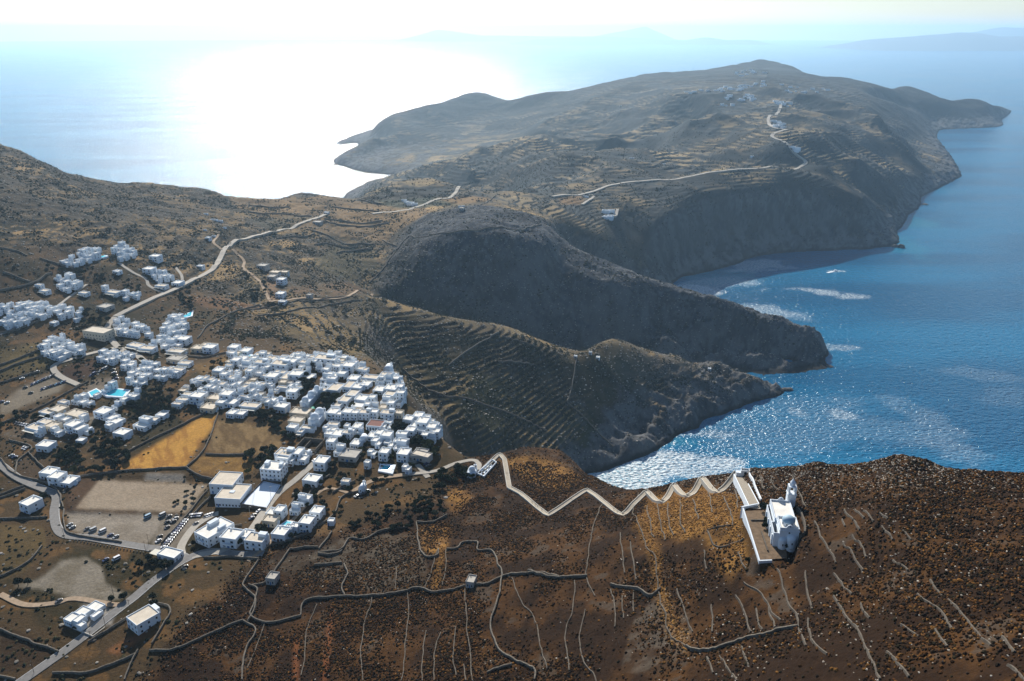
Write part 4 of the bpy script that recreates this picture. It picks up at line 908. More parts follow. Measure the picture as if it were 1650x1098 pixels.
# ------------------------------------------------------------------ zigzag path to the church
ZZ = [(737,742),(763,735),(773,745.6),(779,757),(805,733),(813,742),(820.6,786.5),(839,796),(884,831),(946,791),(1004,831),(1042,793.5),(1069,810.6),(1085.7,783.4),(1109,801.5),(1131,772.5),(1158,795),(1187,765)]
ZP = [hit(*p) for p in ZZ]
o, Q, N_, zc = ribbon('path', ZP[3:], 2.9, paving, off=.35, skirt=3.5, world=True, straight=True, step=1.5); tag(o, kind='structure')
def parapet(name, Q, N_, zc, side, width, h, th, look, m=white, base=-2.5):
    k = [(q[0]+n_[0]*side*width/2, q[1]+n_[1]*side*width/2, 0) for q, n_ in zip(Q, N_)]
    zmap = zc
    o = ribbon(name, k, th, m, off=h, world=True, prof=[(-.5, base), (-.5, h), (.5, h), (.5, base)], straight=True, step=1e6, zfun=lambda q, z: zmap[:len(z)] if len(z) == len(zmap) else z)[0]; return o
for s_ in (-1, 1):
    o = parapet('path_parapet', Q, N_, zc, s_, 2.9, .8, .34, '', mat('limewashed_parapet', (.55, .52, .46), .9, var=.12, vscale=.8))
    tag(o, 'low pale parapet along the %s side of the zigzag church path' % ('downhill' if s_ > 0 else 'seaward'), 'parapet wall')
# stairs up to the church yard
A = hit(1190, 768); B_ = hit(1216, 820); yard = 291.0
def stairs():
    a = Vector((A[0], A[1], A[2]+.4)); b = Vector((B_[0], B_[1], yard+.3)); d = b-a; L_ = math.hypot(d.x, d.y); n_ = 26
    ux, uy = d.x/L_, d.y/L_; nx, ny = uy, -ux; m = MB()
    for i in range(n_):
        t0, t1 = i/n_, (i+1)/n_; z = a.z+d.z*t1
        M = Matrix(((nx, ux, 0, a.x), (ny, uy, 0, a.y), (0, 0, 1, 0), (0, 0, 0, 1)))
        m.box(-2.3, 2.3, t0*L_, t1*L_+.02, min(a.z, b.z)-4, z, M)
    r = empty('stair_ramp', (0, 0, 0)); m.build('steps', paving, r)
    for s_ in (-1, 1):
        q = MB(); n0 = len(q.v)
        P = []
        for t in (0, 1):
            for zz in (-4, .95):
                for e in (2.3, 2.65): P.append((a.x+ux*L_*t+nx*e*s_, a.y+uy*L_*t+ny*e*s_, (min(a.z, b.z)-4 if zz < 0 else a.z+d.z*t+zz)))
        q.v = P; q.f = [(0,1,3,2),(4,6,7,5),(0,4,5,1),(2,3,7,6),(0,2,6,4),(1,5,7,3)]; q.build('parapet', white, r)
    tag(r, 'broad pale stone stairs with white parapets climbing to the white church', 'stairs')
stairs()
# gate cluster at the top of the zigzag
g_ = hit(1200, 764); r = empty('gate_lodge', tuple(g_), -R(10)); q = MB().tank(-2.2, 2.2, -1.5, 1.5, -4, 2.3, 2.7, .3).box(-4.5, -2.2, -1.2, 1.2, -4, 1.1); q.build('wall', white, r)
MB().box(-.5, .5, -1.54, -1.45, 0, 1.9).build('door', dark, r); tag(r, 'small white gate lodge at the top of the zigzag path', 'lodge')
# ------------------------------------------------------------------ the church
def church():
    r = empty('church', (0, 0, 0)); p = np.array(hit(1268, 884)); ang = -R(9)
    azc = R(9); fx, fy = at_z(1268, 886, 290.6)[:2]
    r.location = (fx, fy, 290.6); r.rotation_euler = (0, 0, -azc); W2 = 4.1
    # local: front at y=0 (towards the camera), body runs +y
    m = MB().tank(-W2, W2, 0, 9.5, -3, 10.4, 11.2, .35)                       # tall crossing block
    m.build('crossing_block', white, r); MB().box(-W2+.34, W2-.34, .34, 9.16, 10, 10.42).build('roof', roofw, r); r.scale = (.93,)*3
    # nave behind, pitched ends
    m = MB().tank(-W2-.8, W2-.002, 9.502, 25, -3, 9.2, 9.9, .35); m.build('nave', white, r); MB().box(-W2-.46, W2-.36, 9.85, 24.66, 9, 9.22).build('roof', roofw, r)
    # aisle along the left flank with lean-to top
    m = MB(); m.tank(-W2-2.3, -W2-.002, .5, 9.5, -4, 7.4, 7.9, .3).tank(-W2-2.3, -W2-.803, 9.502, 23, -4, 7.4, 7.9, .3); m.build('aisle', white, r)
    for k in range(4): MB().box(-W2-2.8, -W2-2.302, 2+k*6, 2.7+k*6, -4, 6.0).build('buttress', white, r)
    # main dome on drum
    d = MB().cyl(0, 4.6, 10.4, 12.2, 2.75, 2.75, 24); d.build('drum', white, r, False)
    dm = MB().dome(0, 4.6, 12.2, 2.85, 2.4, 24, 7).build('dome', mat('blue_grey_dome', (.36, .50, .60), .6), r, True)
    for k in range(8):
        a = k*math.pi/4+.39; M = Matrix.Translation((2.76*math.cos(a), 4.6+2.76*math.sin(a), 10.9)) @ Matrix.Rotation(a, 4, 'Z'); MB().box(-.04, .03, -.25, .25, 0, .9, M).build('window', glass, r)
    # pediments with a blue cross
    for (y, z) in ((.0, 11.2), (24.6, 9.9)):
        q = MB(); q.v = [(-1.6,y,z-.01),(1.6,y,z-.01),(.9,y,z+1.1),(0,y,z+1.6),(-.9,y,z+1.1)]; q.v += [(a,b+.35,c) for a,b,c in q.v]
        q.f = [(0,1,2,3,4),(9,8,7,6,5)]+[(i,(i+1)%5,(i+1)%5+5,i+5) for i in range(5)]; pd = q.build('pediment', white, r)
        MB().box(-.1, .1, y-.05, y-.002, z+.25, z+1.15).box(-.4, -.1, y-.05, y-.002, z+.65, z+.85).box(.1, .4, y-.05, y-.002, z+.65, z+.85).build('cross', blue, pd)
    # apses facing the camera
    for (cx, r_, h_) in ((1.3, 2.3, 6.3), (-2.4, 1.75, 5.0)):
        a_ = MB().cyl(cx, -.001, -3, h_, r_, r_, 14, math.pi, 2*math.pi, False).dome(cx, -.001, h_, r_, r_*.75, 14, 5, math.pi, 2*math.pi).build('apse', white, r, True)
        MB().box(cx-.25, cx+.25, -r_-.06, -r_+.1, h_-2.2, h_-1.2).build('window', glass, a_)
    MB().cyl(0, 0, 0, .1, .38, .38, 12).build('round_window', glass, r).matrix_local = Matrix.Translation((0, -.06, 8.7)) @ Matrix.Rotation(-math.pi/2, 4, 'X')
    MB().box(-W2-.25, W2+.25, -.25, 9.7, 9.55, 9.75).build('string_course', white, r)
    for k in range(3): MB().box(-W2-2.34, -W2-2.28, 4.4+k*6, 5.2+k*6, 3.5, 5.2).build('window', glass, r)
    tag(r, 'tall whitewashed church with blue-grey dome alone on the brown slope', 'church')
    # bell tower
    t = empty('bell_tower', (0, 0, 0)); t.matrix_world = Matrix.Translation(r.location) @ Matrix.Rotation(-azc, 4, 'Z') @ Matrix.Translation((W2+.4, 25.6, 0))
    MB().box(-1.75, 1.75, -1.75, 1.75, -5, 11.6).build('shaft', white, t)
    MB().box(-1.95, 1.95, -1.95, 1.95, 11.6, 11.9).build('cornice', white, t)
    m = MB()
    for a in (-1, 1):
        for b in (-1, 1): m.box(a*1.3-.35, a*1.3+.35, b*1.3-.35, b*1.3+.35, 11.9, 15.0)
    m.box(-1.65, 1.65, -1.65, 1.65, 15.0, 15.4); m.build('belfry', white, t); MB().cyl(0, 0, 13.2, 14.1, .55, .3, 12).build('bell', mat('bronze', (.18, .12, .05), .4, metal=.9), t)
    MB().cyl(0, 0, 15.4, 16.8, 1.25, 1.15, 8).cyl(0, 0, 16.8, 18.8, 1.3, .08, 8).build('spire', white, t)
    for s_ in (3.5, 6.5): MB().box(-.3, .3, -1.78, -1.7, s_, s_+1.3).build('window', dark, t)
    tag(t, 'slender white bell tower beside the church with pointed cap', 'bell tower')
    # yard with white retaining wall
    q = MB(); pts = [at_z(*p_, 291.2) for p_ in ((1196,822),(1222,906),(1243,905))]; y_ = empty('church_terrace', (0, 0, 0))
    def wall(a, b, z0, z1, th=.6):
        a = Vector(a[:2]); b = Vector(b[:2]); d = (b-a); L_ = d.length; d /= L_; M = Matrix(((d.x, -d.y, 0, a.x), (d.y, d.x, 0, a.y), (0, 0, 1, 0), (0, 0, 0, 1)))
        return MB().box(0, L_, 0, th, z0, z1, M)
    wall(pts[0], pts[1], 278, 292.2).build('retaining_wall', white, y_); wall(pts[1], pts[2], 281, 292.2, -.6).build('front_wall', white, y_)
    e0 = at_z(1196,822,291.2); e1 = at_z(1222,817,291.2); wall((e0[0], e0[1]+.7), (e1[0], e1[1]+.7), 284, 292.3).build('back_wall', white, y_)
    e0 = at_z(1245,904,291.2); e1 = at_z(1262,903,291.2); wall(e0, e1, 282, 291.0).build('gate_wall', white, y_)
    m = MB(); c0 = [at_z(*p_, 291.2) for p_ in ((1198,824),(1223,903),(1268,900),(1262,822))]
    m.v = [(c[0], c[1], 291.35) for c in c0]+[(c[0], c[1], 284) for c in c0]; m.f = [(0,1,2,3),(7,6,5,4),(0,4,5,1),(1,5,6,2),(2,6,7,3),(3,7,4,0)]; m.build('yard_floor', mat('brown_yard', (.17, .115, .07), .95, var=.3, vscale=.6), y_)
    f0 = at_z(1210,839,291.5); f1 = at_z(1240,839,291.5); wall(f0, f1, 291, 291.9, .4).build('low_wall', stone, y_)
    f0 = at_z(1226,858,291.5); f1 = at_z(1236,888,291.5); wall(f0, f1, 291, 292.0, .5).build('low_wall', stonel, y_)
    f0 = at_z(1218,860,291.5); f1 = at_z(1245,905,291.5)
    tag(y_, 'walled brown church terrace with long white retaining wall', 'terrace')
    a0 = hit(1291, 826); pts = [hit(*p_) for p_ in ((1284,823),(1291,832),(1296,848),(1296,862),(1288,870))]
    o = ribbon('yard_wall', pts, .6, stonel, off=1.6, world=True, prof=[(-.5, -2), (-.5, 1.6), (.5, 1.6), (.5, -2)])[0]; tag(o, 'curved pale wall hugging the right side of the church', 'wall')
    pts = [at_z(*p_, 289) for p_ in ((1207,765),(1216,786),(1225,806))]; o = ribbon('yard_wall', [hit(1207,766), hit(1216,786), hit(1226,808)], .6, white, off=1.3, world=True, prof=[(-.5, -2), (-.5, 1.3), (.5, 1.3), (.5, -2)])[0]
    tag(o, 'white garden wall running along the right of the church stairs', 'wall')
church()
# ------------------------------------------------------------------ small domed churches and chapels
def domed(px, py, w_, label, domes=2, az=R(10), L_=12, hgt=5.0, tower=True):
    p = hit(px, py); W_ = w_*depth_at(p)/FPX; r = empty('chapel', tuple(p), -az)
    x = W_/2; MB().tank(-x, x, 0, L_, -4, hgt-.02, hgt+.4, .25).build('wall', white, r); MB().box(-x+.24, x-.24, .24, L_-.24, hgt-.3, hgt).build('roof', white, r)
    if domes == 0: MB().vault(-x, x, 0, L_, hgt+.4, x*.75).build('barrel_roof', white, r, True)
    for k in range(domes):
        cy = 2.6+k*(L_-5.2)/max(1, domes-1) if domes > 1 else L_*.5
        MB().cyl(0, cy, hgt, hgt+1.6, x*.72, x*.72, 16).dome(0, cy, hgt+1.6, x*.74, x*.7, 16, 5).build('dome', white, r, True)
    MB().cyl(0, -.001, -3, hgt*.7, x*.5, x*.5, 10, math.pi, 2*math.pi, False).dome(0, -.001, hgt*.7, x*.5, x*.4, 10, 4, math.pi, 2*math.pi).build('apse', white, r, True)
    MB().box(-.3, .3, -x*.5-.06, -x*.5+.1, 1.8, 3).build('window', glass, r)
    if tower:
        t = MB().box(x-.9, x-.3, L_-1, L_-.2, hgt+.38, hgt+3).box(x-2.3, x-1.7, L_-1, L_-.2, hgt+.38, hgt+3).box(x-2.4, x-.2, L_-1.05, L_-.15, hgt+3, hgt+3.4).box(x-1.45, x-1.15, L_-.8, L_-.4, hgt+3.4, hgt+4.6); t.build('bell_gable', white, r)
    tag(r, label, 'chapel'); OCC.update(cells(p[0]+math.sin(az)*L_/2, p[1]+math.cos(az)*L_/2, W_, L_, az)); return r
domed(491, 660, 15, 'white church with two round domes beside the green grove', 2, L_=17, hgt=6)
domed(507, 643, 12, 'smaller white domed church right behind the front twin-domed one', 1, L_=12, hgt=6)
domed(506, 688, 19, 'white domed church with bell gable just above the stubble field', 2, L_=15, hgt=6)
domed(450, 655, 11, 'little white domed chapel at the left of the grove', 1, L_=8, hgt=4, tower=False)
domed(623, 604, 11, 'white chapel with a barrel roof perched at the village cliff', 0, L_=10, hgt=4.5)
domed(582, 797-2, 9, 'tiny white chapel in the gardens below the village', 0, L_=6, hgt=3)
domed(759, 770, 14, 'white cemetery chapel with small dome below the zigzag path', 1, L_=7, hgt=3.5)
domed(583, 716, 9, 'small round-roofed chapel left of the garden lane', 0, L_=7, hgt=3.5, tower=False)
# cemetery: graves as single things
gm = []
for i, (px, py) in enumerate([(777,759),(782,755),(787,752),(781,762),(786,758),(791,753),(775,765),(780,767),(785,763),(790,757)]):
    p = hit(px, py)
    if not gm: r = empty('grave', tuple(p), -R(30)); MB().box(-.6, .6, -1.2, 1.2, -.6, .55).build('slab', white, r); MB().box(-.5, .5, 1.0, 1.2, .55, 1.4).build('headstone', white, r); gm.append(r)
    else: r = copy_tree(gm[0]); r.location = tuple(p)
    later(r, 'white marble grave in the walled cemetery', 'grave', 'graves in the cemetery', px, py)
c = [hit(*p) for p in ((769,765),(780,770),(800,747),(793,743),(769,765))]
o = ribbon('cemetery_wall', c, .5, white, off=1.4, world=True, straight=True, prof=[(-.5, -2), (-.5, 1.4), (.5, 1.4), (.5, -2)])[0]; tag(o, 'white wall round the narrow cemetery by the zigzag path', 'wall')
# ------------------------------------------------------------------ notable buildings
def box_building(name, label, cat, px, py, w, d, h, az, wm=white, rm=roofw, rows=1, n=5, extra=None, group=None, z=None):
    p = hit(px, py); r = empty(name, tuple(p), -az); x = w/2
    MB().tank(-x, x, 0, d, -4, h-.02, h+.5, .3).build('wall', wm, r); MB().box(-x+.29, x-.29, .29, d-.29, h-.3, h).build('roof', rm, r)
    for k in range(rows):
        for i in range(n):
            cx = -x+w*(i+.5)/n; z0 = 1.0+k*3.1
            MB().box(cx-.5, cx+.5, -.04, .05, z0, z0+1.3).build('window', glass, r)
        for i in range(max(2, int(d/4))):
            cy = d*(i+.5)/max(2, int(d/4)); z0 = 1.0+k*3.1
            for s_ in (-1, 1): MB().box(min(s_*x, s_*(x+.04)), max(s_*x, s_*(x+.04)), cy-.5, cy+.5, z0, z0+1.3).build('window', glass, r)
    MB().box(-x+w*.12-.55, -x+w*.12+.55, -.07, .06, 0, 2.2).build('door', blue, r)
    if extra: extra(r, x, d, h)
    tag(r, label, cat, group); OCC.update(cells(p[0]+math.sin(az)*d/2, p[1]+math.cos(az)*d/2, w, d, az)); return r
def hatch(r, x, d, h): MB().box(-2, 1.2, d*.4, d*.55, h-.01, h+.4).build('roof_hatch', white, r)
def huts(r, x, d, h):
    MB().box(-x+1, -x+4, d*.45, d*.8, h-.01, h+2.4).build('stair_hut', white, r); MB().box(x-3.6, x-1, d*.5, d*.75, h-.01, h+2.0).build('tank_hut', white, r)
    MB().box(-2.5, 2.5, -1.4, -.001, 3.0, 3.2).box(-2.5, 2.5, -1.45, -1.35, 3.2, 4.1).build('balcony', white, r)
def arches(r, x, d, h):
    for i in range(5):
        cx = -x+1.2+i*2.3; MB().box(cx-.5, cx+.5, -.05, .06, .4, 3.4).build('tall_window', glass, r)
school_a = box_building('school', 'large white school block with a row of tall front windows', 'school', 368, 818, 18, 19, 6.5, R(6), rm=roofc, rows=1, n=8, extra=hatch)
school_b = box_building('school', 'white school block behind with cream roof and lower left wing', 'school', 358, 797, 17, 17, 7.5, R(6), rm=roofc, rows=2, n=4)
box_building('municipal_house', 'three-storey white apartment house at the top of the sports court', 'apartment house', 437, 776, 15, 12, 9, R(9), rows=3, n=5, extra=huts)
box_building('white_villa', 'big two-storey white villa above the crossroads', 'villa', 326, 879, 13, 20, 7, R(33), rows=2, n=4, extra=huts)
box_building('white_house', 'lone two-storey white house beside the road at bottom left', 'house', 215, 1018, 11, 13, 6.5, R(38), rm=roofc, rows=2, n=3, extra=lambda r, x, d, h: MB().box(-x, 0, d, d+3, -3, h-1).build('rear_wing', white, r))
box_building('red_roofed_hall', 'white columned hall with a dark red roof on the square', 'hall', 602, 696, 12, 11, 4.5, R(11), rm=mat('red_tiles', (.16, .05, .035), .8, var=.2, vscale=.8), rows=0, n=1, extra=arches)
box_building('beige_building', 'two-storey beige building with dark arches at the road bend', 'building', 152, 548, 26, 14, 8, R(18), wm=cream, rm=roofc, rows=2, n=7)
box_building('white_bar', 'white roadside building with a shaded terrace at the crossroads', 'bar', 268, 905, 13, 8, 3.6, R(20), rows=1, n=3, extra=lambda r, x, d, h: MB().box(-x-6, -x-.01, 0, 5, 2.5, 2.7).box(-x-5.9, -x-5.7, .1, .3, -2, 2.5).build('awning', canvas, r))
box_building('white_cistern', 'low round-cornered white cistern hut under the trees', 'cistern', 128, 716, 6, 6, 2.6, R(10), rows=0, n=1)
box_building('white_shed', 'bare white box shed on the slope below the apartments', 'shed', 533, 848, 4, 4, 3.2, R(5), rows=0, n=1)
box_building('white_hall', 'wide blank white hall with grey roof at the village foot', 'hall', 676, 744, 14, 7, 4.5, R(25), wm=greyw, rm=roofc, rows=0, n=1)
# roofless dark ruin
p = hit(494, 728); r = empty('ruin', tuple(p), -R(12)); m = MB().box(-8, -7.5, 0, 13, -3, 4).box(7.5, 8, 0, 13, -3, 3.5).box(-7.5, 7.5, 12.5, 13, -3, 4.5).box(-7.5, 7.5, 0, .5, -3, 2.5).box(-2, -1.5, .5, 12.5, -3, 3.5); m.build('wall', stone, r)
MB().box(-7.4, 7.4, .6, 12.4, -2.9, .3).build('floor', dark, r); tag(r, 'roofless dark stone ruin with white-edged walls beside the stubble field', 'ruin')
# wall-ringed villa bottom left
p = hit(122, 1014); r = empty('white_villa', tuple(p), -R(25)); vb = MB(); vr = MB()
for (a, b, c_, d_, h_) in ((-9, -3, 0, 6, 3.4), (-3, 1, 1, 7, 3.9), (-8, -1, 6.01, 12, 3.6), (-6, 2, 12.01, 18, 3.4), (1.01, 5, 0, 3.5, 3.2), (2.01, 5, 8, 14, 3.2)):
    vb.tank(a, b, c_, d_, -5, h_, h_+.4, .25); vr.box(a+.24, b-.24, c_+.24, d_-.24, h_-.3, h_+.02)
vb.build('wall', white, r); vr.build('roof', roofw, r)
for i in range(4): MB().box(-8+i*1.5, -7.3+i*1.5, -.04, .05, .9, 2.1).build('window', glass, r)
MB().box(-4, -3.1, -.05, .05, 0, 2.1).build('door', blue, r); MB().box(-9, 14, -.5, 20, -3, .0).box(13.6, 14, -.5, 20, 0, .9).box(5.01, 13.6, -.5, -.1, 0, .9).build('terrace', mat('terrace_stone', (.5, .47, .42), .9, var=.1), r)
tag(r, 'rambling white villa of low cubes on a paved terrace at bottom left', 'villa')
# sports court
c = [at_z(*q, hit(*q)[2]) for q in ((425,778),(452,782),(429,822),(389,818))]; zc_ = max(float(hz(*q_[:2])) for q_ in c)+.25
r = empty('sports_court', (c[0][0], c[0][1], zc_)); o_ = Vector(r.location)
def slab(P, z0, z1, name, m, par=None, org=None):
    q = MB(); n_ = len(P); org = org or Vector((0, 0, 0)); q.v = [(p_[0]-org.x, p_[1]-org.y, z1-org.z) for p_ in P]+[(p_[0]-org.x, p_[1]-org.y, z0-org.z) for p_ in P]
    q.f = [tuple(range(n_)), tuple(range(2*n_-1, n_-1, -1))]+[(i, (i+1) % n_, (i+1) % n_+n_, i+n_) for i in range(n_)]; return q.build(name, m, par)
slab(c, zc_-3, zc_, 'playing_surface', mat('white_court', (.70, .76, .82), .7), r, o_)
def inset(P, k): 
    cx = sum(p_[0] for p_ in P)/len(P); cy = sum(p_[1] for p_ in P)/len(P); return [(cx+(p_[0]-cx)*k, cy+(p_[1]-cy)*k) for p_ in P]
I = inset(c, .92)
for i in range(4):
    a, b = Vector(I[i]), Vector(I[(i+1) % 4]); d = (b-a).normalized(); n_ = Vector((d.y, -d.x))*.12
    slab([a+n_, b+n_, b-n_, a-n_], zc_+.001, zc_+.012, 'court_line', blue, r, o_)
I = inset(c, 1.03)
for i in (0, 2, 3):
    a, b = Vector(I[i]), Vector(I[(i+1) % 4]); d = (b-a).normalized(); n_ = Vector((d.y, -d.x))*.15; slab([a+n_, b+n_, b-n_, a-n_], zc_-2, zc_+.9, 'kerb_wall', stonel, r, o_)
tag(r, 'bright white sports court beside the school', 'sports court')
# pools
def pool(pts, label, pad=1.25):
    P = [hit(*q) for q in pts]; z = max(p_[2] for p_ in P)+.3; r = empty('swimming_pool', (P[0][0], P[0][1], z)); o = Vector(r.location)
    slab(inset(P, pad), z-4, z, 'pool_deck', white, r, o); slab(P, z+.004, z+.03, 'pool_surface', poolw, r, o)
    tag(r, label, 'swimming pool')
pool([(617,751),(632,752),(629,762),(615,759)], 'turquoise pool on a white deck at the village foot', 1.7)
pool([(144,634),(155,628),(163,633),(160,640),(148,640)], 'left lobe of the big blue hotel pool', 1.3)
pool([(166,634),(185,628),(205,630),(198,641),(175,640)], 'right lobe of the big blue hotel pool', 1.3)
pool([(390,573),(404,574),(402,578),(391,577)], 'small turquoise pool at the top left of the village', 1.6)
pool([(295,509),(309,503),(308,510),(296,513)], 'blue pool of the terrace villa by the road', 1.4)
pool([(150,417),(168,412),(172,415),(155,420)], 'narrow blue pool in front of the hillside hotel row', 1.3)
pool([(396,655+3),(400,655),(401,659),(397,660)], 'tiny courtyard pool in the village', 1.5)
pool([(455,846),(462,841),(470,842),(463,848)], 'pale curved pool of the apartments', 1.5)
pool([(213,531),(219,530),(221,533),(215,534)], 'small pool of the houses by the road bend', 1.5)
# hotel sunshade row and green awning
p = hit(508, 662); r = empty('shade_sail', tuple(p), 0); MB().box(-3, 3, -2, 2, 2.6, 2.75).build('cloth', green_net, r); MB().box(-2.9, -2.7, -1.9, -1.7, -1, 2.6).box(2.7, 2.9, 1.7, 1.9, -1, 2.6).build('post', white, r); tag(r, 'mint green awning between the churches and the grove', 'awning')
# ------------------------------------------------------------------ cars
def car_proto(van=False):
    r = empty('parked_van' if van else 'parked_car'); L_, Wd, Hh = (5.0, 1.9, 2.1) if van else (4.1, 1.72, 1.42)
    def loft(prof, w0, name, m):
        q = MB(); n_ = len(prof)
        for s_ in (-1, 1): q.v += [(s_*w*w0, y, z) for (y, z, w) in prof]
        q.f = [tuple(range(n_)), tuple(range(2*n_-1, n_-1, -1))]+[(i, (i+1) % n_, n_+(i+1) % n_, n_+i) for i in range(n_)]; return q.build(name, m, r)
    b = L_/2
    pr = [(-b,.3,.95),(-b,.7,.95),(-b+.9,.88,1),(b-.5,.92,1),(b,.8,.95),(b,.3,.95)] if not van else [(-b,.3,.95),(-b,.9,.95),(-b+.5,1.1,1),(b-.1,1.2,1),(b,1.0,.95),(b,.3,.95)]
    body = loft(pr, Wd/2, 'body', None or mat('car_paint_white', (.75, .76, .78), .4, spec=.4))
    cb = [(-b+.9,.87,.92),(-b+1.6,Hh-.03,.78),(b-1.1,Hh-.02,.78),(b-.4,.9,.92)] if not van else [(-b+.3,1.05,.94),(-b+1.0,Hh-.05,.84),(b-.25,Hh-.04,.86),(b-.05,1.15,.94)]
    loft(cb, Wd/2, 'cabin_glass', mat('car_glass', (.02, .025, .03), .08, spec=.8))
    rf = [(-b+1.5,Hh-.06,.8),(-b+1.65,Hh,.76),(b-1.15,Hh,.76),(b-1.0,Hh-.06,.8)] if not van else [(-b+.95,Hh-.08,.86),(-b+1.1,Hh,.82),(b-.3,Hh,.84),(b-.2,Hh-.08,.88)]
    loft(rf, Wd/2, 'roof_panel', mat('car_paint_white'))
    for sx_ in (-1, 1):
        for sy in (-1, 1):
            w_ = MB().cyl(0, 0, -.1, .1, .32, .32, 12).build('wheel', mat('tyre', (.02, .02, .02), .8), r); w_.matrix_local = Matrix.Translation((sx_*(Wd/2-.08), sy*(b-.8), .32)) @ Matrix.Rotation(math.pi/2, 4, 'Y')
    return r
CP = {False: car_proto(), True: car_proto(True)}; CUSED = {False: False, True: False}
PAINTS = [('white', (.75,.76,.78)), ('white', None), ('silver', (.42,.44,.46)), ('dark blue', (.03,.05,.14)), ('black', (.02,.02,.022)), ('black', None), ('dark blue', None), ('grey', (.12,.12,.13)), ('grey', None), ('pale blue', (.22,.38,.52)), ('silver', None), ('white', None)]
VAR = {}
def car(px, py, az, van=False, paint=None):
    cn, cc = paint or random.choice(PAINTS); key = (van, cn); cc = cc or dict((a, b) for a, b in PAINTS if b)[cn]
    if key not in VAR:
        if not CUSED[van]: src = CP[van]; CUSED[van] = True; first = True
        else: src = copy_tree(CP[van]); first = True
        pm = mat('car_paint_'+cn.replace(' ', '_'), cc, .4, spec=.4)
        for ch in src.children:
            if ch.name.startswith(('body', 'roof_panel')): ch.data = ch.data.copy(); ch.data.materials[0] = pm
        KIDS.pop(src.name, None); VAR[key] = src; o = src
    else: o = copy_tree(VAR[key])
    p = hit(px, py); o.location = (p[0], p[1], p[2]+.12); o.rotation_euler = (0, 0, -az)
    later(o, 'parked %s %s' % (cn, 'van' if van else 'car'), 'van' if van else 'car', 'vehicles parked in the lots and lanes', px, py)
def row(x0, y0, x1, y1, n, az, ox=0, oy=0, sc=1, van=0.0):
    for i in range(n):
        t = i/max(1, n-1); car(ox+(x0+(x1-x0)*t)/sc, oy+(y0+(y1-y0)*t)/sc, az+random.uniform(-.08, .08), random.random() < van)
for (x, y, v) in ((1070,52,0),(1112,66,0),(1060,88,0),(1098,84,0),(1058,122,0),(1012,180,0),(1004,208,0),(460,122,0),(443,106,0),(552,132,0),(700,172,0),(735,182,0),(670,328,0),(1240,98,0),(375,588,0)):
    car(x/3.929, 820+y/3.929, R(40)+random.uniform(-.2, .2), bool(v))
for (x, y, pt_) in ((935,55,('pale blue', None)),(1028,45,('silver', None)),(588,140,('silver', None)),(650,148,('white', None)),(738,322,('white', None))): car(x/3.929, 820+y/3.929, R(38), True, pt_)
car(1170/3.929, 820+372/3.929, R(48)); row(1172,78,1040,248,13,R(75),0,820,3.929); row(1205,48,1270,42,6,R(5),0,820,3.929); row(1300,52,1345,38,4,R(5),0,820,3.929)
row(205,942,345,882,12,R(5),0,380,3.921); row(268,972,410,925,9,R(5),0,380,3.921); row(575,886,670,842,6,R(5),0,380,3.921,.2); row(715,850,735,905,4,R(70),0,380,3.921)
for (x, y) in ((160,962),(195,996),(12,1052),(45,1058),(235,862),(140,905)): car(x/3.921, 380+y/3.921, R(60))
row(105,325,200,345,7,R(5),0,600,3.921); row(150,480,165,486,2,R(10),0,600,3.921); row(75,530,95,540,2,R(60),0,600,3.921)
for (x, y) in ((690,732),(640,772),(1215,252),(1620,592),(620,800)): car(300+x/5.871, 700+y/5.871, R(45))
for (x, y) in ((665,632),(745,640),(765,655),(90,942),(130,932),(152,912),(188,896)): car(560+x/5.871, 640+y/5.871, R(60))
# ------------------------------------------------------------------ lamp and power poles
def pole(px, py, h, look, head=False):
    p = hit(px, py); r = empty('light_pole' if head else 'power_pole', tuple(p)); MB().cyl(0, 0, -1, h, .14, .09, 8).build('post', mat('pole_wood', (.13, .09, .06), .9) if not head else greyw, r)
    if head: MB().box(-.1, 1.2, -.12, .12, h-.1, h+.05).box(.8, 1.4, -.25, .25, h-.2, h-.1).build('lamp_head', greyw, r)
    else: MB().box(-.9, .9, -.06, .06, h-.8, h-.65).build('crossarm', mat('pole_wood'), r)
    later(r, look, 'pole', 'poles along the roads', px, py)
for (x, y) in ((104,868),(183,960),(148,1036),(235,890),(210,985),(170,1010),(55,1085),(270,925),(240,878)): pole(x, y, 8, 'thin dark wooden utility pole')
for (x, y) in ((437,805),(404,838),(410,800),(455,790)): pole(x, y, 10, 'tall grey floodlight pole at the court', True)
# row of low roadside posts on the retaining wall: pillars
for k in range(22):
    t = k/21; px, py = 120+(232-120)*t, 872+(892-872)*t; p = hit(px, py)
    if k == 0: bol = MB().box(-.3, .3, -.3, .3, -.8, .9).build('roadside_pillar', stone); o = bol
    else: o = bol.copy(); C.objects.link(o)
    o.location = tuple(p); later(o, 'stubby stone pillar in the roadside row', 'pillar', 'pillars along the car park road', px, py)
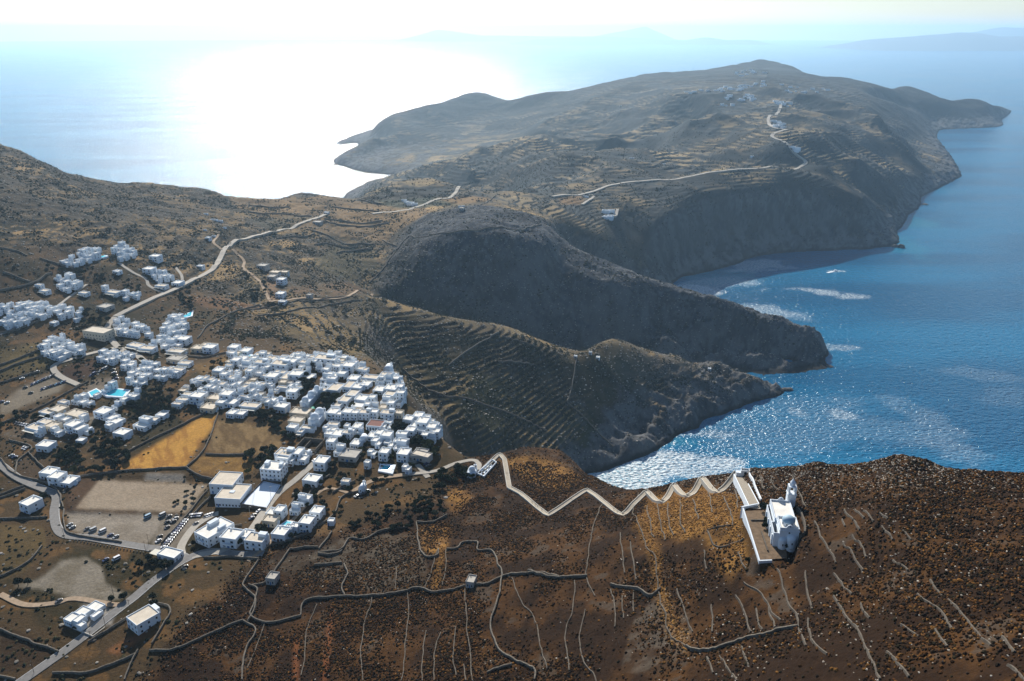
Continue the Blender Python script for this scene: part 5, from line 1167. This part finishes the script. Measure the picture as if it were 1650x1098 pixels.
# ------------------------------------------------------------------ people on the paths
def person():
    V_ = [(0,0,.92),(0,0,1.12),(0,0,1.36),(0,0,1.47),(0,-.01,1.58),(0,-.01,1.68),(-.17,0,1.38),(-.25,-.05,1.12),(-.24,-.2,.92),(.17,0,1.38),(.25,.05,1.12),(.24,.0,.9),(-.09,0,.86),(-.1,-.16,.48),(-.1,-.2,.07),(-.1,-.34,.04),(.09,0,.86),(.1,.1,.48),(.1,.3,.12),(.1,.22,.04)]
    E = [(0,1),(1,2),(2,3),(3,4),(4,5),(2,6),(6,7),(7,8),(2,9),(9,10),(10,11),(0,12),(12,13),(13,14),(14,15),(0,16),(16,17),(17,18),(18,19)]
    Rr = [.14,.13,.14,.06,.09,.08,.07,.05,.035,.07,.05,.035,.10,.065,.045,.04,.10,.065,.045,.04]
    me = bpy.data.meshes.new('person'); me.from_pydata(V_, E, []); o = bpy.data.objects.new('person', me); C.objects.link(o)
    s_ = o.modifiers.new('skin', 'SKIN')
    for i, v in enumerate(me.skin_vertices[0].data): v.radius = (Rr[i], Rr[i]*.8); v.use_root = (i == 0)
    o.modifiers.new('sub', 'SUBSURF').levels = 1; o.modifiers['sub'].render_levels = 1
    me.materials.append(mat('walker_clothes', (.07, .08, .12), .9)); return o
dg = bpy.context.evaluated_depsgraph_get()
po = person(); bpy.context.view_layer.update(); pm_ = bpy.data.meshes.new_from_object(po.evaluated_get(bpy.context.evaluated_depsgraph_get())); po.modifiers.clear(); po.data = pm_
pm_.materials.clear(); pm_.materials.append(mat('walker_clothes')); pm_.materials.append(mat('skin_tone', (.45, .27, .18), .7)); pm_.materials.append(mat('hair_brown', (.04, .025, .015), .8)); pm_.materials.append(mat('light_shirt', (.55, .50, .45), .9))
for f_ in pm_.polygons:
    z = sum(pm_.vertices[v].co.z for v in f_.vertices)/len(f_.vertices); x_ = abs(sum(pm_.vertices[v].co.x for v in f_.vertices)/len(f_.vertices))
    f_.material_index = 2 if z > 1.64 else 1 if z > 1.46 or (x_ > .2 and z < 1.15) else 3 if z > .95 else 0
for i, (px, py) in enumerate([(862,815),(866,818),(875,824),(858,812),(990,822),(996,827),(1046,800),(1150,790),(1172,782),(816,765),(925,806)]):
    p = hit(px, py)
    # stand on the nearest point of the path centre line
    j = int(np.argmin((Q[:, 0]-p[0])**2+(Q[:, 1]-p[1])**2)); o = po if i == 0 else po.copy()
    if i: C.objects.link(o)
    o.location = (Q[j, 0], Q[j, 1], zc[j]+.35); o.rotation_euler = (0, 0, random.uniform(0, 6)); o.scale = (1.05,)*3
    later(o, 'person in light shirt and dark trousers walking on the zigzag path', 'person', 'walkers on the church path', px, py)
# ------------------------------------------------------------------ trees
def lump(rad, n=26, seed=0, flat=.75):
    """crown of many small leaf clumps spread through its volume"""
    rg = np.random.default_rng(seed); V = []; F = []
    cs = rg.normal(size=(7, 3)); cs /= np.linalg.norm(cs, axis=1)[:, None]; cs *= rg.uniform(.25, .62, (7, 1)); cs[0] = 0; cs[:, 2] *= .6
    for i in range(n):
        c = cs[i % 7]; d = rg.normal(size=3); d /= np.linalg.norm(d); p = c+d*rg.uniform(.28, .45)
        p[2] *= flat; s = rg.uniform(.07, .14)
        a = rg.normal(size=3); a /= np.linalg.norm(a); b = np.cross(a, rg.normal(size=3)); b /= np.linalg.norm(b); k = len(V)
        V += [p+a*s, p+b*s, p-a*s*1.1, p-b*s*.9]; F.append((k, k+1, k+2, k+3))
    return np.array(V)*rad, F
leafs = [mat('olive_foliage', (.035, .048, .018), .9, var=.5, vscale=.9), mat('dark_pine_foliage', (.016, .026, .012), .9, var=.5, vscale=.9), mat('yellow_green_foliage', (.07, .075, .022), .9, var=.4, vscale=.9)]
barkm = mat('bark', (.09, .065, .045), .95)
TP = []
for k in range(6):
    r = empty('olive_tree' if k % 3 == 0 else 'pine_tree' if k % 3 == 1 else 'garden_tree'); V_, F_ = lump(1.0, 950, 100+k, .8 if k % 3 else .7); V_[:, 2] += 1.0
    core_, cf = lump(.8, 260, 300+k, .8); core_[:, 2] += 1.0
    o = mesh_np('crown', np.concatenate([V_, core_]), np.concatenate([np.array(F_), np.array(cf)+len(V_)]), leafs[k % 3], None, False, r)
    m = MB().cyl(0, 0, -.4, .9, .10, .05, 7)
    for a in range(4):
        M = Matrix.Translation((0, 0, .5)) @ Matrix.Rotation(a*1.57+k, 4, 'Z') @ Matrix.Rotation(.7, 4, 'Y'); q = MB().cyl(0, 0, 0, .6, .035, .015, 5); n_ = len(m.v); m.v += [tuple(M @ Vector(v)) for v in q.v]; m.f += [tuple(n_+i for i in f_) for f_ in q.f]
    m.build('trunk', barkm, r); TP.append([r, False])
TLOOK = ['round grey-green olive tree', 'dark dense pine tree', 'bushy yellow-green garden tree']; NT = 0
def tree(px, py, rad, k=None, onroof=False):
    global NT
    k = random.randrange(6) if k is None else k; p = hit(px, py)
    if (round(p[0]), round(p[1])) in OCC or NT >= 560: return False
    o = TP[k][0] if not TP[k][1] else copy_tree(TP[k][0]); TP[k][1] = True; NT += 1
    o.location = tuple(p); o.rotation_euler = (0, 0, random.uniform(0, 6.28)); s_ = rad*random.uniform(.85, 1.15); o.scale = (s_, s_, s_*random.uniform(.8, 1.1))
    later(o, TLOOK[k % 3], 'tree', 'trees round the village', px, py); return True
def grove(poly, n, rad, ks=(0, 1, 2, 3, 4, 5), seed=0):
    rg = random.Random(seed); xs = [p[0] for p in poly]; ys = [p[1] for p in poly]; c_ = 0; g = 0
    n = int(n*1.7); rad *= 1.08
    while c_ < n and g < n*40:
        g += 1; x, y = rg.uniform(min(xs), max(xs)), rg.uniform(min(ys), max(ys))
        if in_poly(x, y, poly): c_ += bool(tree(x, y, rad*rg.uniform(.7, 1.25), rg.choice(ks)))
grove([(508,642),(545,640),(535,660),(512,668)], 16, 3.4, (1, 4, 0), 1); grove([(478,606),(503,592),(508,612),(492,640),(478,638)], 10, 3.2, (1, 4), 2)
grove([(402,662),(440,668),(472,694),(476,716),(452,702),(425,680)], 16, 2.8, (0, 1, 3, 4), 3); grove([(84,732),(135,695),(190,704),(212,740),(185,760),(112,766)], 34, 3.0, (0, 1, 3, 4, 5), 4)
grove([(195,650),(240,622),(300,640),(292,664),(232,690),(215,670)], 26, 2.8, (0, 1, 4), 5); grove([(548,850),(640,812),(700,800),(720,828),(645,856),(560,872)], 30, 2.2, (0, 1, 4, 3), 6)
grove([(637,692),(654,692),(652,708),(637,708)], 4, 4.0, (1, 4), 7); grove([(668,706),(690,712),(706,730),(714,745),(690,735),(668,718)], 9, 3.0, (1, 2, 5), 8)
grove([(700,768),(728,756),(758,756),(764,772),(735,785),(700,792)], 16, 2.8, (0, 1, 3, 4), 9); grove([(393,738),(440,724),(444,748),(400,766)], 10, 3.2, (1, 2, 4), 10)
for x, y, s_, k in ((423,860,4.2,1),(416,856,3.4,4),(482,806,3.6,1),(478,797,3,4),(455,772,3.2,4),(459,768,3,1),(384,880,3,4),(70,806,4,1),(470,868,2.6,1),(488,838,2.4,4),(520,815,3,1),(525,822,2.8,4),(535,755,3.6,1),(525,760,3.2,4),(541,750,3,1),
                    (1232,824,2.6,1),(1236,845,2.3,1),(1234,852,2.2,4),(1262,884,2.6,1),(1270,886,2.2,4),(1205,905,1.6,1),(246,965,2.6,4),(250,975,2.2,1),(312,880,2.6,4),(318,876,2.2,1),(605,665,3,4),(612,660,3,4),(607,640,3,1),(555,672,2.6,1),(565,675,2.5,4),
                    (262,915,3.4,1),(270,918,3.2,4),(250,908,3,1),(275,912,3,1),(240,905,3,4),(225,915,2.6,1),(180,970,2.6,4),(200,965,2.6,1),(30,945,3,1),(45,942,3,4)): tree(x, y, s_, k)
grove([(130,500),(165,505),(180,520),(160,540),(125,535)], 12, 3, (0, 1, 4), 11); grove([(280,470),(305,465),(310,500),(285,498)], 8, 3, (0, 1, 4), 12); grove([(190,455),(230,450),(240,470),(210,475)], 6, 2.6, (0, 4), 13)
grove([(60,430),(150,432),(200,450),(170,462),(120,450)], 10, 2.6, (0, 1), 14); grove([(405,470),(432,452),(428,482),(405,486)], 8, 3, (0, 1, 4), 15); grove([(0,660),(60,672),(100,650),(120,640),(70,690),(0,700)], 10, 2.8, (0, 1, 4), 16)
grove([(300,760),(330,790),(290,830),(280,820)], 6, 1.8, (0, 4), 17); grove([(530,700),(560,700),(556,716),(530,712)], 5, 2.8, (1, 4), 18)
grove([(285,640),(372,562),(575,588),(640,604),(650,690),(525,682),(395,668)], 22, 2.3, (0, 1, 2, 4), 21); grove([(525,690),(655,700),(712,690),(668,760),(560,735)], 14, 2.4, (0, 1, 2, 4), 22); grove([(110,560),(300,540),(300,620),(110,640)], 18, 2.5, (0, 1, 4), 23)
grove([(460,790),(560,750),(640,770),(560,830),(480,850)], 16, 2.3, (0, 1, 4), 24); grove([(40,690),(240,600),(290,660),(200,700),(120,720)], 20, 2.4, (0, 1, 4), 25)
print('trees', NT)
# ------------------------------------------------------------------ ground cover: scrub bushes and loose stones
def blob(seed, sub):
    bm = bmesh.new(); bmesh.ops.create_icosphere(bm, subdivisions=sub, radius=1); rg = random.Random(seed)
    for v in bm.verts:
        k = rg.uniform(.68, 1.22); v.co *= k; v.co.z = v.co.z*.72+.25
    V_ = np.array([v.co[:] for v in bm.verts]); F_ = np.array([[v.index for v in f.verts] for f in bm.faces]); bm.free(); return V_, F_
def scatter(name, mask, n, rlo, rhi, sub, cols_, label, cat, seed, matname, zs=1.0, ylim=None, area=True, sink=.1):
    rg = np.random.default_rng(seed); vis = (PX > -60) & (PX < 1710) & (PY < 1160) & (PY > 0)
    wgt = mask*vis
    if area: wgt = wgt*(YY**2)
    wf = wgt.ravel(); cs = np.cumsum(wf); idx = np.searchsorted(cs, rg.uniform(0, cs[-1], n)); jy, ix = np.divmod(idx, NU)
    u = us[ix]+rg.uniform(-.5, .5, n)*du; lw = ws[jy]+rg.uniform(-.5, .5, n)*dwl; y = np.exp(lw); x = u*y; z = hz(x, y)
    P0 = np.stack([x, y, z], 1)
    if OCC_ARR is not None:
        key = (np.round(x).astype(np.int64)+5000)*100000+np.round(y).astype(np.int64); ok = ~np.isin(key, OCC_ARR); P0 = P0[ok]
    n = len(P0); s = rlo+(rhi-rlo)*rg.beta(1.6, 3.2, n); rot = rg.uniform(0, 6.28, n); kk = rg.integers(0, 5, n)
    c0 = np.array(cols_)[rg.integers(0, len(cols_), n)]*rg.uniform(.7, 1.35, (n, 1)); Vs = []; Fs = []; Cs = []; base = 0
    for k in range(5):
        V_, F_ = blob(seed*10+k, sub); m = kk == k; P_ = P0[m]; S = s[m]; c = np.cos(rot[m]); s__ = np.sin(rot[m]); nn = len(P_)
        X = (V_[None, :, 0]*c[:, None]-V_[None, :, 1]*s__[:, None])*S[:, None]; Y_ = (V_[None, :, 0]*s__[:, None]+V_[None, :, 1]*c[:, None])*S[:, None]; Z_ = (V_[None, :, 2]-sink)*S[:, None]*zs
        VV = np.stack([X, Y_, Z_], 2)+P_[:, None, :]; Vs.append(VV.reshape(-1, 3)); Fs.append((F_[None]+(np.arange(nn)*len(V_))[:, None, None]).reshape(-1, 3)+base); base += nn*len(V_)
        Cs.append(np.repeat(c0[m], len(V_), 0))
    o = mesh_np(name, np.concatenate(Vs), np.concatenate(Fs), mat(matname, rough=.95, var=.3, vscale=1.6, attr='Col', spec=.1), np.concatenate(Cs), False); tag(o, label, cat, kind='stuff')
OCC_ARR = np.array([(a+5000)*100000+b for a, b in OCC])
def road_mask():
    return 1
low = smooth(1.3, .5, slope)
goldm = blur(np.max([pip(p, yv < 700).astype(float) for p in ([(1020,850),(1050,800),(1130,785),(1195,800),(1195,850),(1210,910),(1190,905),(1160,850),(1100,870),(1060,860)],[(1030,850),(1062,880),(1065,940),(1085,985),(1115,1040),(1105,1052),(1075,1020),(1058,960),(1050,900)],[(695,950),(712,880),(716,885),(706,948)])], 0), 2, 2)
clear = blur(np.max([pip(p, yv < 1100).astype(float) for p in (FIELD, LOT, [(188,757),(232,727),(280,700),(322,672),(348,668),(342,690),(318,722),(300,752),(250,757)], [(350,678),(395,680),(430,686),(458,704),(452,722),(440,732),(400,733),(335,728),(342,700)],
     [(262,828),(300,833),(330,836),(310,850),(290,880),(262,893),(240,890)], [(75,925),(100,903),(140,898),(165,915),(170,940),(210,960),(150,975),(70,950)], [(0,650),(30,628),(85,598),(112,610),(95,632),(50,650),(0,672)], [(385,775),(455,775),(430,828),(385,822)],
     [(1193,820),(1270,815),(1290,850),(1278,905),(1215,922)])], 0), 2, 2)
rm = np.zeros_like(H)                                   # keep roads and the path free
dns = np.clip(.42+1.7*fbm(XX, YY, 22, 3, 83)+.5*fbm(XX, YY, 90, 2, 85), .08, 1)
def roadclear():
    k = np.zeros_like(H)
    for nm in [o for o in C.objects if o.name.startswith(('road', 'path', 'sports', 'church_terrace')) and o.type == 'MESH' and not o.name.startswith(('road_marking', 'roadside'))]:
        v = np.empty(len(nm.data.vertices)*3); nm.data.vertices.foreach_get('co', v); v = v.reshape(-1, 3)
        if v[:, 1].min() < 60: continue
        iu = np.clip(((v[:, 0]/v[:, 1]-U0)/du).round().astype(int), 0, NU-1); iw = np.clip(((np.log(v[:, 1])-LW0)/dwl).round().astype(int), 0, NW-1); k[iw, iu] = 1
    return 1-np.clip(blur(k, 1.6, 1.6)*5, 0, 1)
RC = roadclear()
scatter('scrub', M_near*(1-clear)*(1-.8*goldm)*RC*dns*low, 130000, .2, 1.0, 1, [(.020,.011,.005), (.034,.016,.006), (.012,.008,.005), (.022,.017,.007), (.085,.036,.010), (.14,.065,.016)], 'dense brown thorny scrub covering the near slopes', 'scrub', 11, 'scrub_leaves')
scatter('dry_grass', (M_near*goldm*(1-clear)*RC), 9000, .3, .8, 1, [(.34,.18,.05), (.26,.13,.035), (.16,.08,.03)], 'dry golden tufts in the sunny terrace strips', 'dry grass', 12, 'dry_tufts')
scatter('scrub', (M_plain*.35+M_rc*.8+M_mid*.5)*(.25+1.6*TR)*smooth(1700, 1100, yv)*(1-clear)*RC*smooth(10, 26, H)*np.clip(dns*1.3-.1, 0, 1), 34000, .5, 1.7, 1, [(.028,.030,.013), (.040,.038,.018), (.055,.046,.022), (.020,.024,.012)], 'dark olive bushes dotted over the terraces and village plain', 'scrub', 13, 'olive_scrub')
scatter('scrub', (M_far*.6+M_dark*.7+M_left*.8)*(.25+1.4*TR)*smooth(3400, 1500, yv)*smooth(10, 26, H)*np.clip(dns*1.2-.1, 0, 1), 26000, .9, 2.8, 1, [(.030,.032,.018), (.045,.042,.024), (.022,.026,.016)], 'scattered low bushes on the far hillsides', 'scrub', 14, 'hill_scrub')
cliffy = np.clip(M_near*smooth(60, 0, np.abs(PY-745-20*N2))*smooth(1000, 1250, PX)+M_near*.05*smooth(900, 1200, PX)+M_near*.02, 0, 1)
scatter('loose_stones', cliffy*RC*(1-clear)*np.clip(dns*2, .2, 1), 13000, .15, .6, 1, [(.42,.38,.32), (.34,.30,.25), (.26,.23,.19)], 'pale limestone rubble scattered over the cliff top', 'stones', 15, 'rubble_stone', .7)
scatter('loose_stones', (M_plain*.15+M_mid*.3+M_left*.6+M_dark*1.0+M_rc*.8)*smooth(1800, 1000, yv)*(1-clear)*RC*smooth(3, 8, H), 26000, .4, 2.0, 1, [(.30,.28,.25), (.24,.22,.19), (.18,.16,.135)], 'grey outcrop stones over the upland and headlands', 'stones', 16, 'outcrop_stone', .7)
# ------------------------------------------------------------------ far village, far islands, rocks, boat
lowm = MB().tank(-5, 5, -4, 4, -6, 3.6, 4.0, .5); fh = lowm.me('hillside_house', white)
def far_house(px, py, s_, group='white houses of the far ridge village'):
    p = hit(px, py)
    if p[2] < 20: return
    o = bpy.data.objects.new('hillside_house', fh); C.objects.link(o); o.location = tuple(p); o.rotation_euler = (0, 0, random.uniform(-.6, .4)); o.scale = (s_*random.uniform(.8, 1.5), s_, s_*random.uniform(.8, 1.1)); later(o, 'tiny white house of the distant village', 'house', group, px, py)
MARKS += [('the hairpin of the far road', 1292, 262), ('the summit of the far hill', 1231, 100), ('the lower end of the far village', 1205, 160), ('the upper road end of the far village', 1250, 175), ('the small farm on the isthmus', 663, 328), ('the dark round mountain top', 765, 340),
          ('the middle bends of the zigzag path', 1005, 830), ('the first bend of the zigzag path', 884, 830), ('the top of the church stairs', 1200, 770), ('the stone hut at the wall crossing', 757, 948), ('the right-hand cliff top', 1440, 740), ('the bottom right corner', 1560, 1050),
          ('the small chapel on the terraced saddle', 927, 575), ('the golden strip in the middle slope', 1085, 985), ('the bottom centre', 800, 1070), ('the bottom left corner', 40, 1070), ('the pale yard by the stone corral', 436, 943), ('the small farm hut on the left ridge slope', 350, 350)]
rg = random.Random(5)
for (poly, n_) in (([(1165,162),(1180,152),(1215,155),(1216,164),(1190,166)], 16), ([(1120,142),(1180,140),(1230,130),(1236,138),(1190,148),(1130,148)], 30), ([(1180,118),(1230,108),(1235,120),(1190,124)], 14), ([(1240,160),(1280,168),(1290,175),(1260,172)], 8), ([(1245,196),(1266,200),(1268,208),(1250,206)], 9), ([(1250,135),(1340,145),(1350,152),(1270,150)], 14), ([(1160,168),(1182,170),(1178,174),(1160,172)], 5), ([(1275,238),(1285,240),(1285,246),(1277,244)], 4), ([(960,343),(990,340),(995,352),(965,352)], 6), ([(1100,150),(1130,143),(1134,150),(1105,155)], 5)):
    c_ = 0
    while c_ < n_:
        x, y = rg.uniform(min(p[0] for p in poly), max(p[0] for p in poly)), rg.uniform(min(p[1] for p in poly), max(p[1] for p in poly))
        if in_poly(x, y, poly): far_house(x, y, rg.uniform(1.0, 1.7)); c_ += 1
for (x, y, s_) in ((655,327,.8),(661,329,1.1),(668,331,.9),(651,324,.7),(741,334,.6),(747,333,.5),(332,346,.5),(345,356,.7),(355,358,.8),(330,372,.5),(345,382,.5),(362,368,.5),(1018,256,.8),(944,318,.8),(1212,253,.8),(1070,265,.6)): far_house(x, y, s_, 'lone farm houses in the hills')
def far_island(name, x0, x1, D, prof, depth):
    """ridge massif: profile of (fraction, height)"""
    nx, ny = 90, 24; V_ = []; F_ = []
    for j in range(ny):
        v = j/(ny-1)*2-1
        for i in range(nx):
            t = i/(nx-1); x = x0+(x1-x0)*t; y = D+v*depth; h_ = np.interp(t, [p[0] for p in prof], [p[1] for p in prof])
            e = max(0, 1-abs(v)**1.6); V_.append((x, y, h_*e*(1+.12*float(fbm(np.array([x]), np.array([y]), 1400, 3, 5)[0]))-8))
    for j in range(ny-1):
        for i in range(nx-1): a = j*nx+i; F_.append((a, a+1, a+nx+1, a+nx))
    o = mesh_np(name, V_, F_, mat('far_island_rock', (.12, .11, .09), .95), None, True); tag(o, kind='structure')
def px2x(px, D): return (px-W0/2)/FPX*D*.945
far_island('hills', px2x(1345, 24000), px2x(1760, 24000), 24000, [(0, 0), (.05, 120), (.12, 240), (.3, 330), (.45, 420), (.55, 400), (.62, 330), (.8, 300), (1, 0)], 2500)
far_island('hills', px2x(1500, 32000), px2x(1800, 32000), 32000, [(0, 0), (.2, 420), (.35, 600), (.6, 500), (1, 100)], 2500)
far_island('hills', px2x(820, 33000), px2x(1225, 33000), 33000, [(0, 0), (.1, 160), (.3, 250), (.42, 270), (.6, 160), (.7, 130), (.78, 240), (.86, 130), (.95, 150), (1, 0)], 2500)
far_island('hills', px2x(640, 42000), px2x(1090, 42000), 42000, [(0, 0), (.15, 500), (.3, 250), (.7, 200), (.88, 650), (1, 0)], 2000)
def rock(px, py, s_, zz, label):
    p = at_z(px, py, 0); V_, F_ = blob(px, 2); o = mesh_np('sea_rock', V_*np.array([s_*1.4, s_, zz]), F_, mat('wet_rock', (.06, .055, .05), .8, var=.3, vscale=.3), None, False); o.location = (p[0], p[1], -zz*.2); tag(o, label, 'rock')
rock(1443, 398, 9, 7, 'small dark sea rock just off the right-hand cape'); rock(1452, 399, 7, 10, 'outer dark sea rock off the right-hand cape'); rock(1518, 242, 14, 16, 'tiny rock stack below the far right cliffs')
rock(541, 266, 10, 5, 'tiny rock off the left cape'); rock(1336, 591, 5, 2.5, 'low rock at the tip of the dark headland'); rock(1268, 628, 6, 4, 'jagged rock at the tip of the near headland'); rock(1490, 330, 8, 5, 'small rock at the foot of the right-hand spur')
p = at_z(1346, 437, 0); r = empty('motor_boat', (p[0], p[1], 0), R(-60)); q = MB(); q.v = [(-1.6,-5,.0),(1.6,-5,.0),(1.6,2,.0),(0,6,.2),(-1.6,2,.0),(-2,-5,1.2),(2,-5,1.2),(2,2,1.3),(0,7,1.6),(-2,2,1.3)]
q.f = [(4,3,2,1,0),(5,6,7,8,9)]+[(i,(i+1)%5,(i+1)%5+5,i+5) for i in range(5)]; q.build('hull', white, r); MB().box(-1.2, 1.2, -2.5, 1.5, 1.25, 2.6).build('cabin', white, r); tag(r, 'small white boat trailing foam in the blue bay', 'boat')
foam = mat('sea_foam', (.75, .8, .82), .7)
MB().box(-3, 3, -26, -5.5, -.3, .06).build('boat_wake', foam, r)
finish_labels()
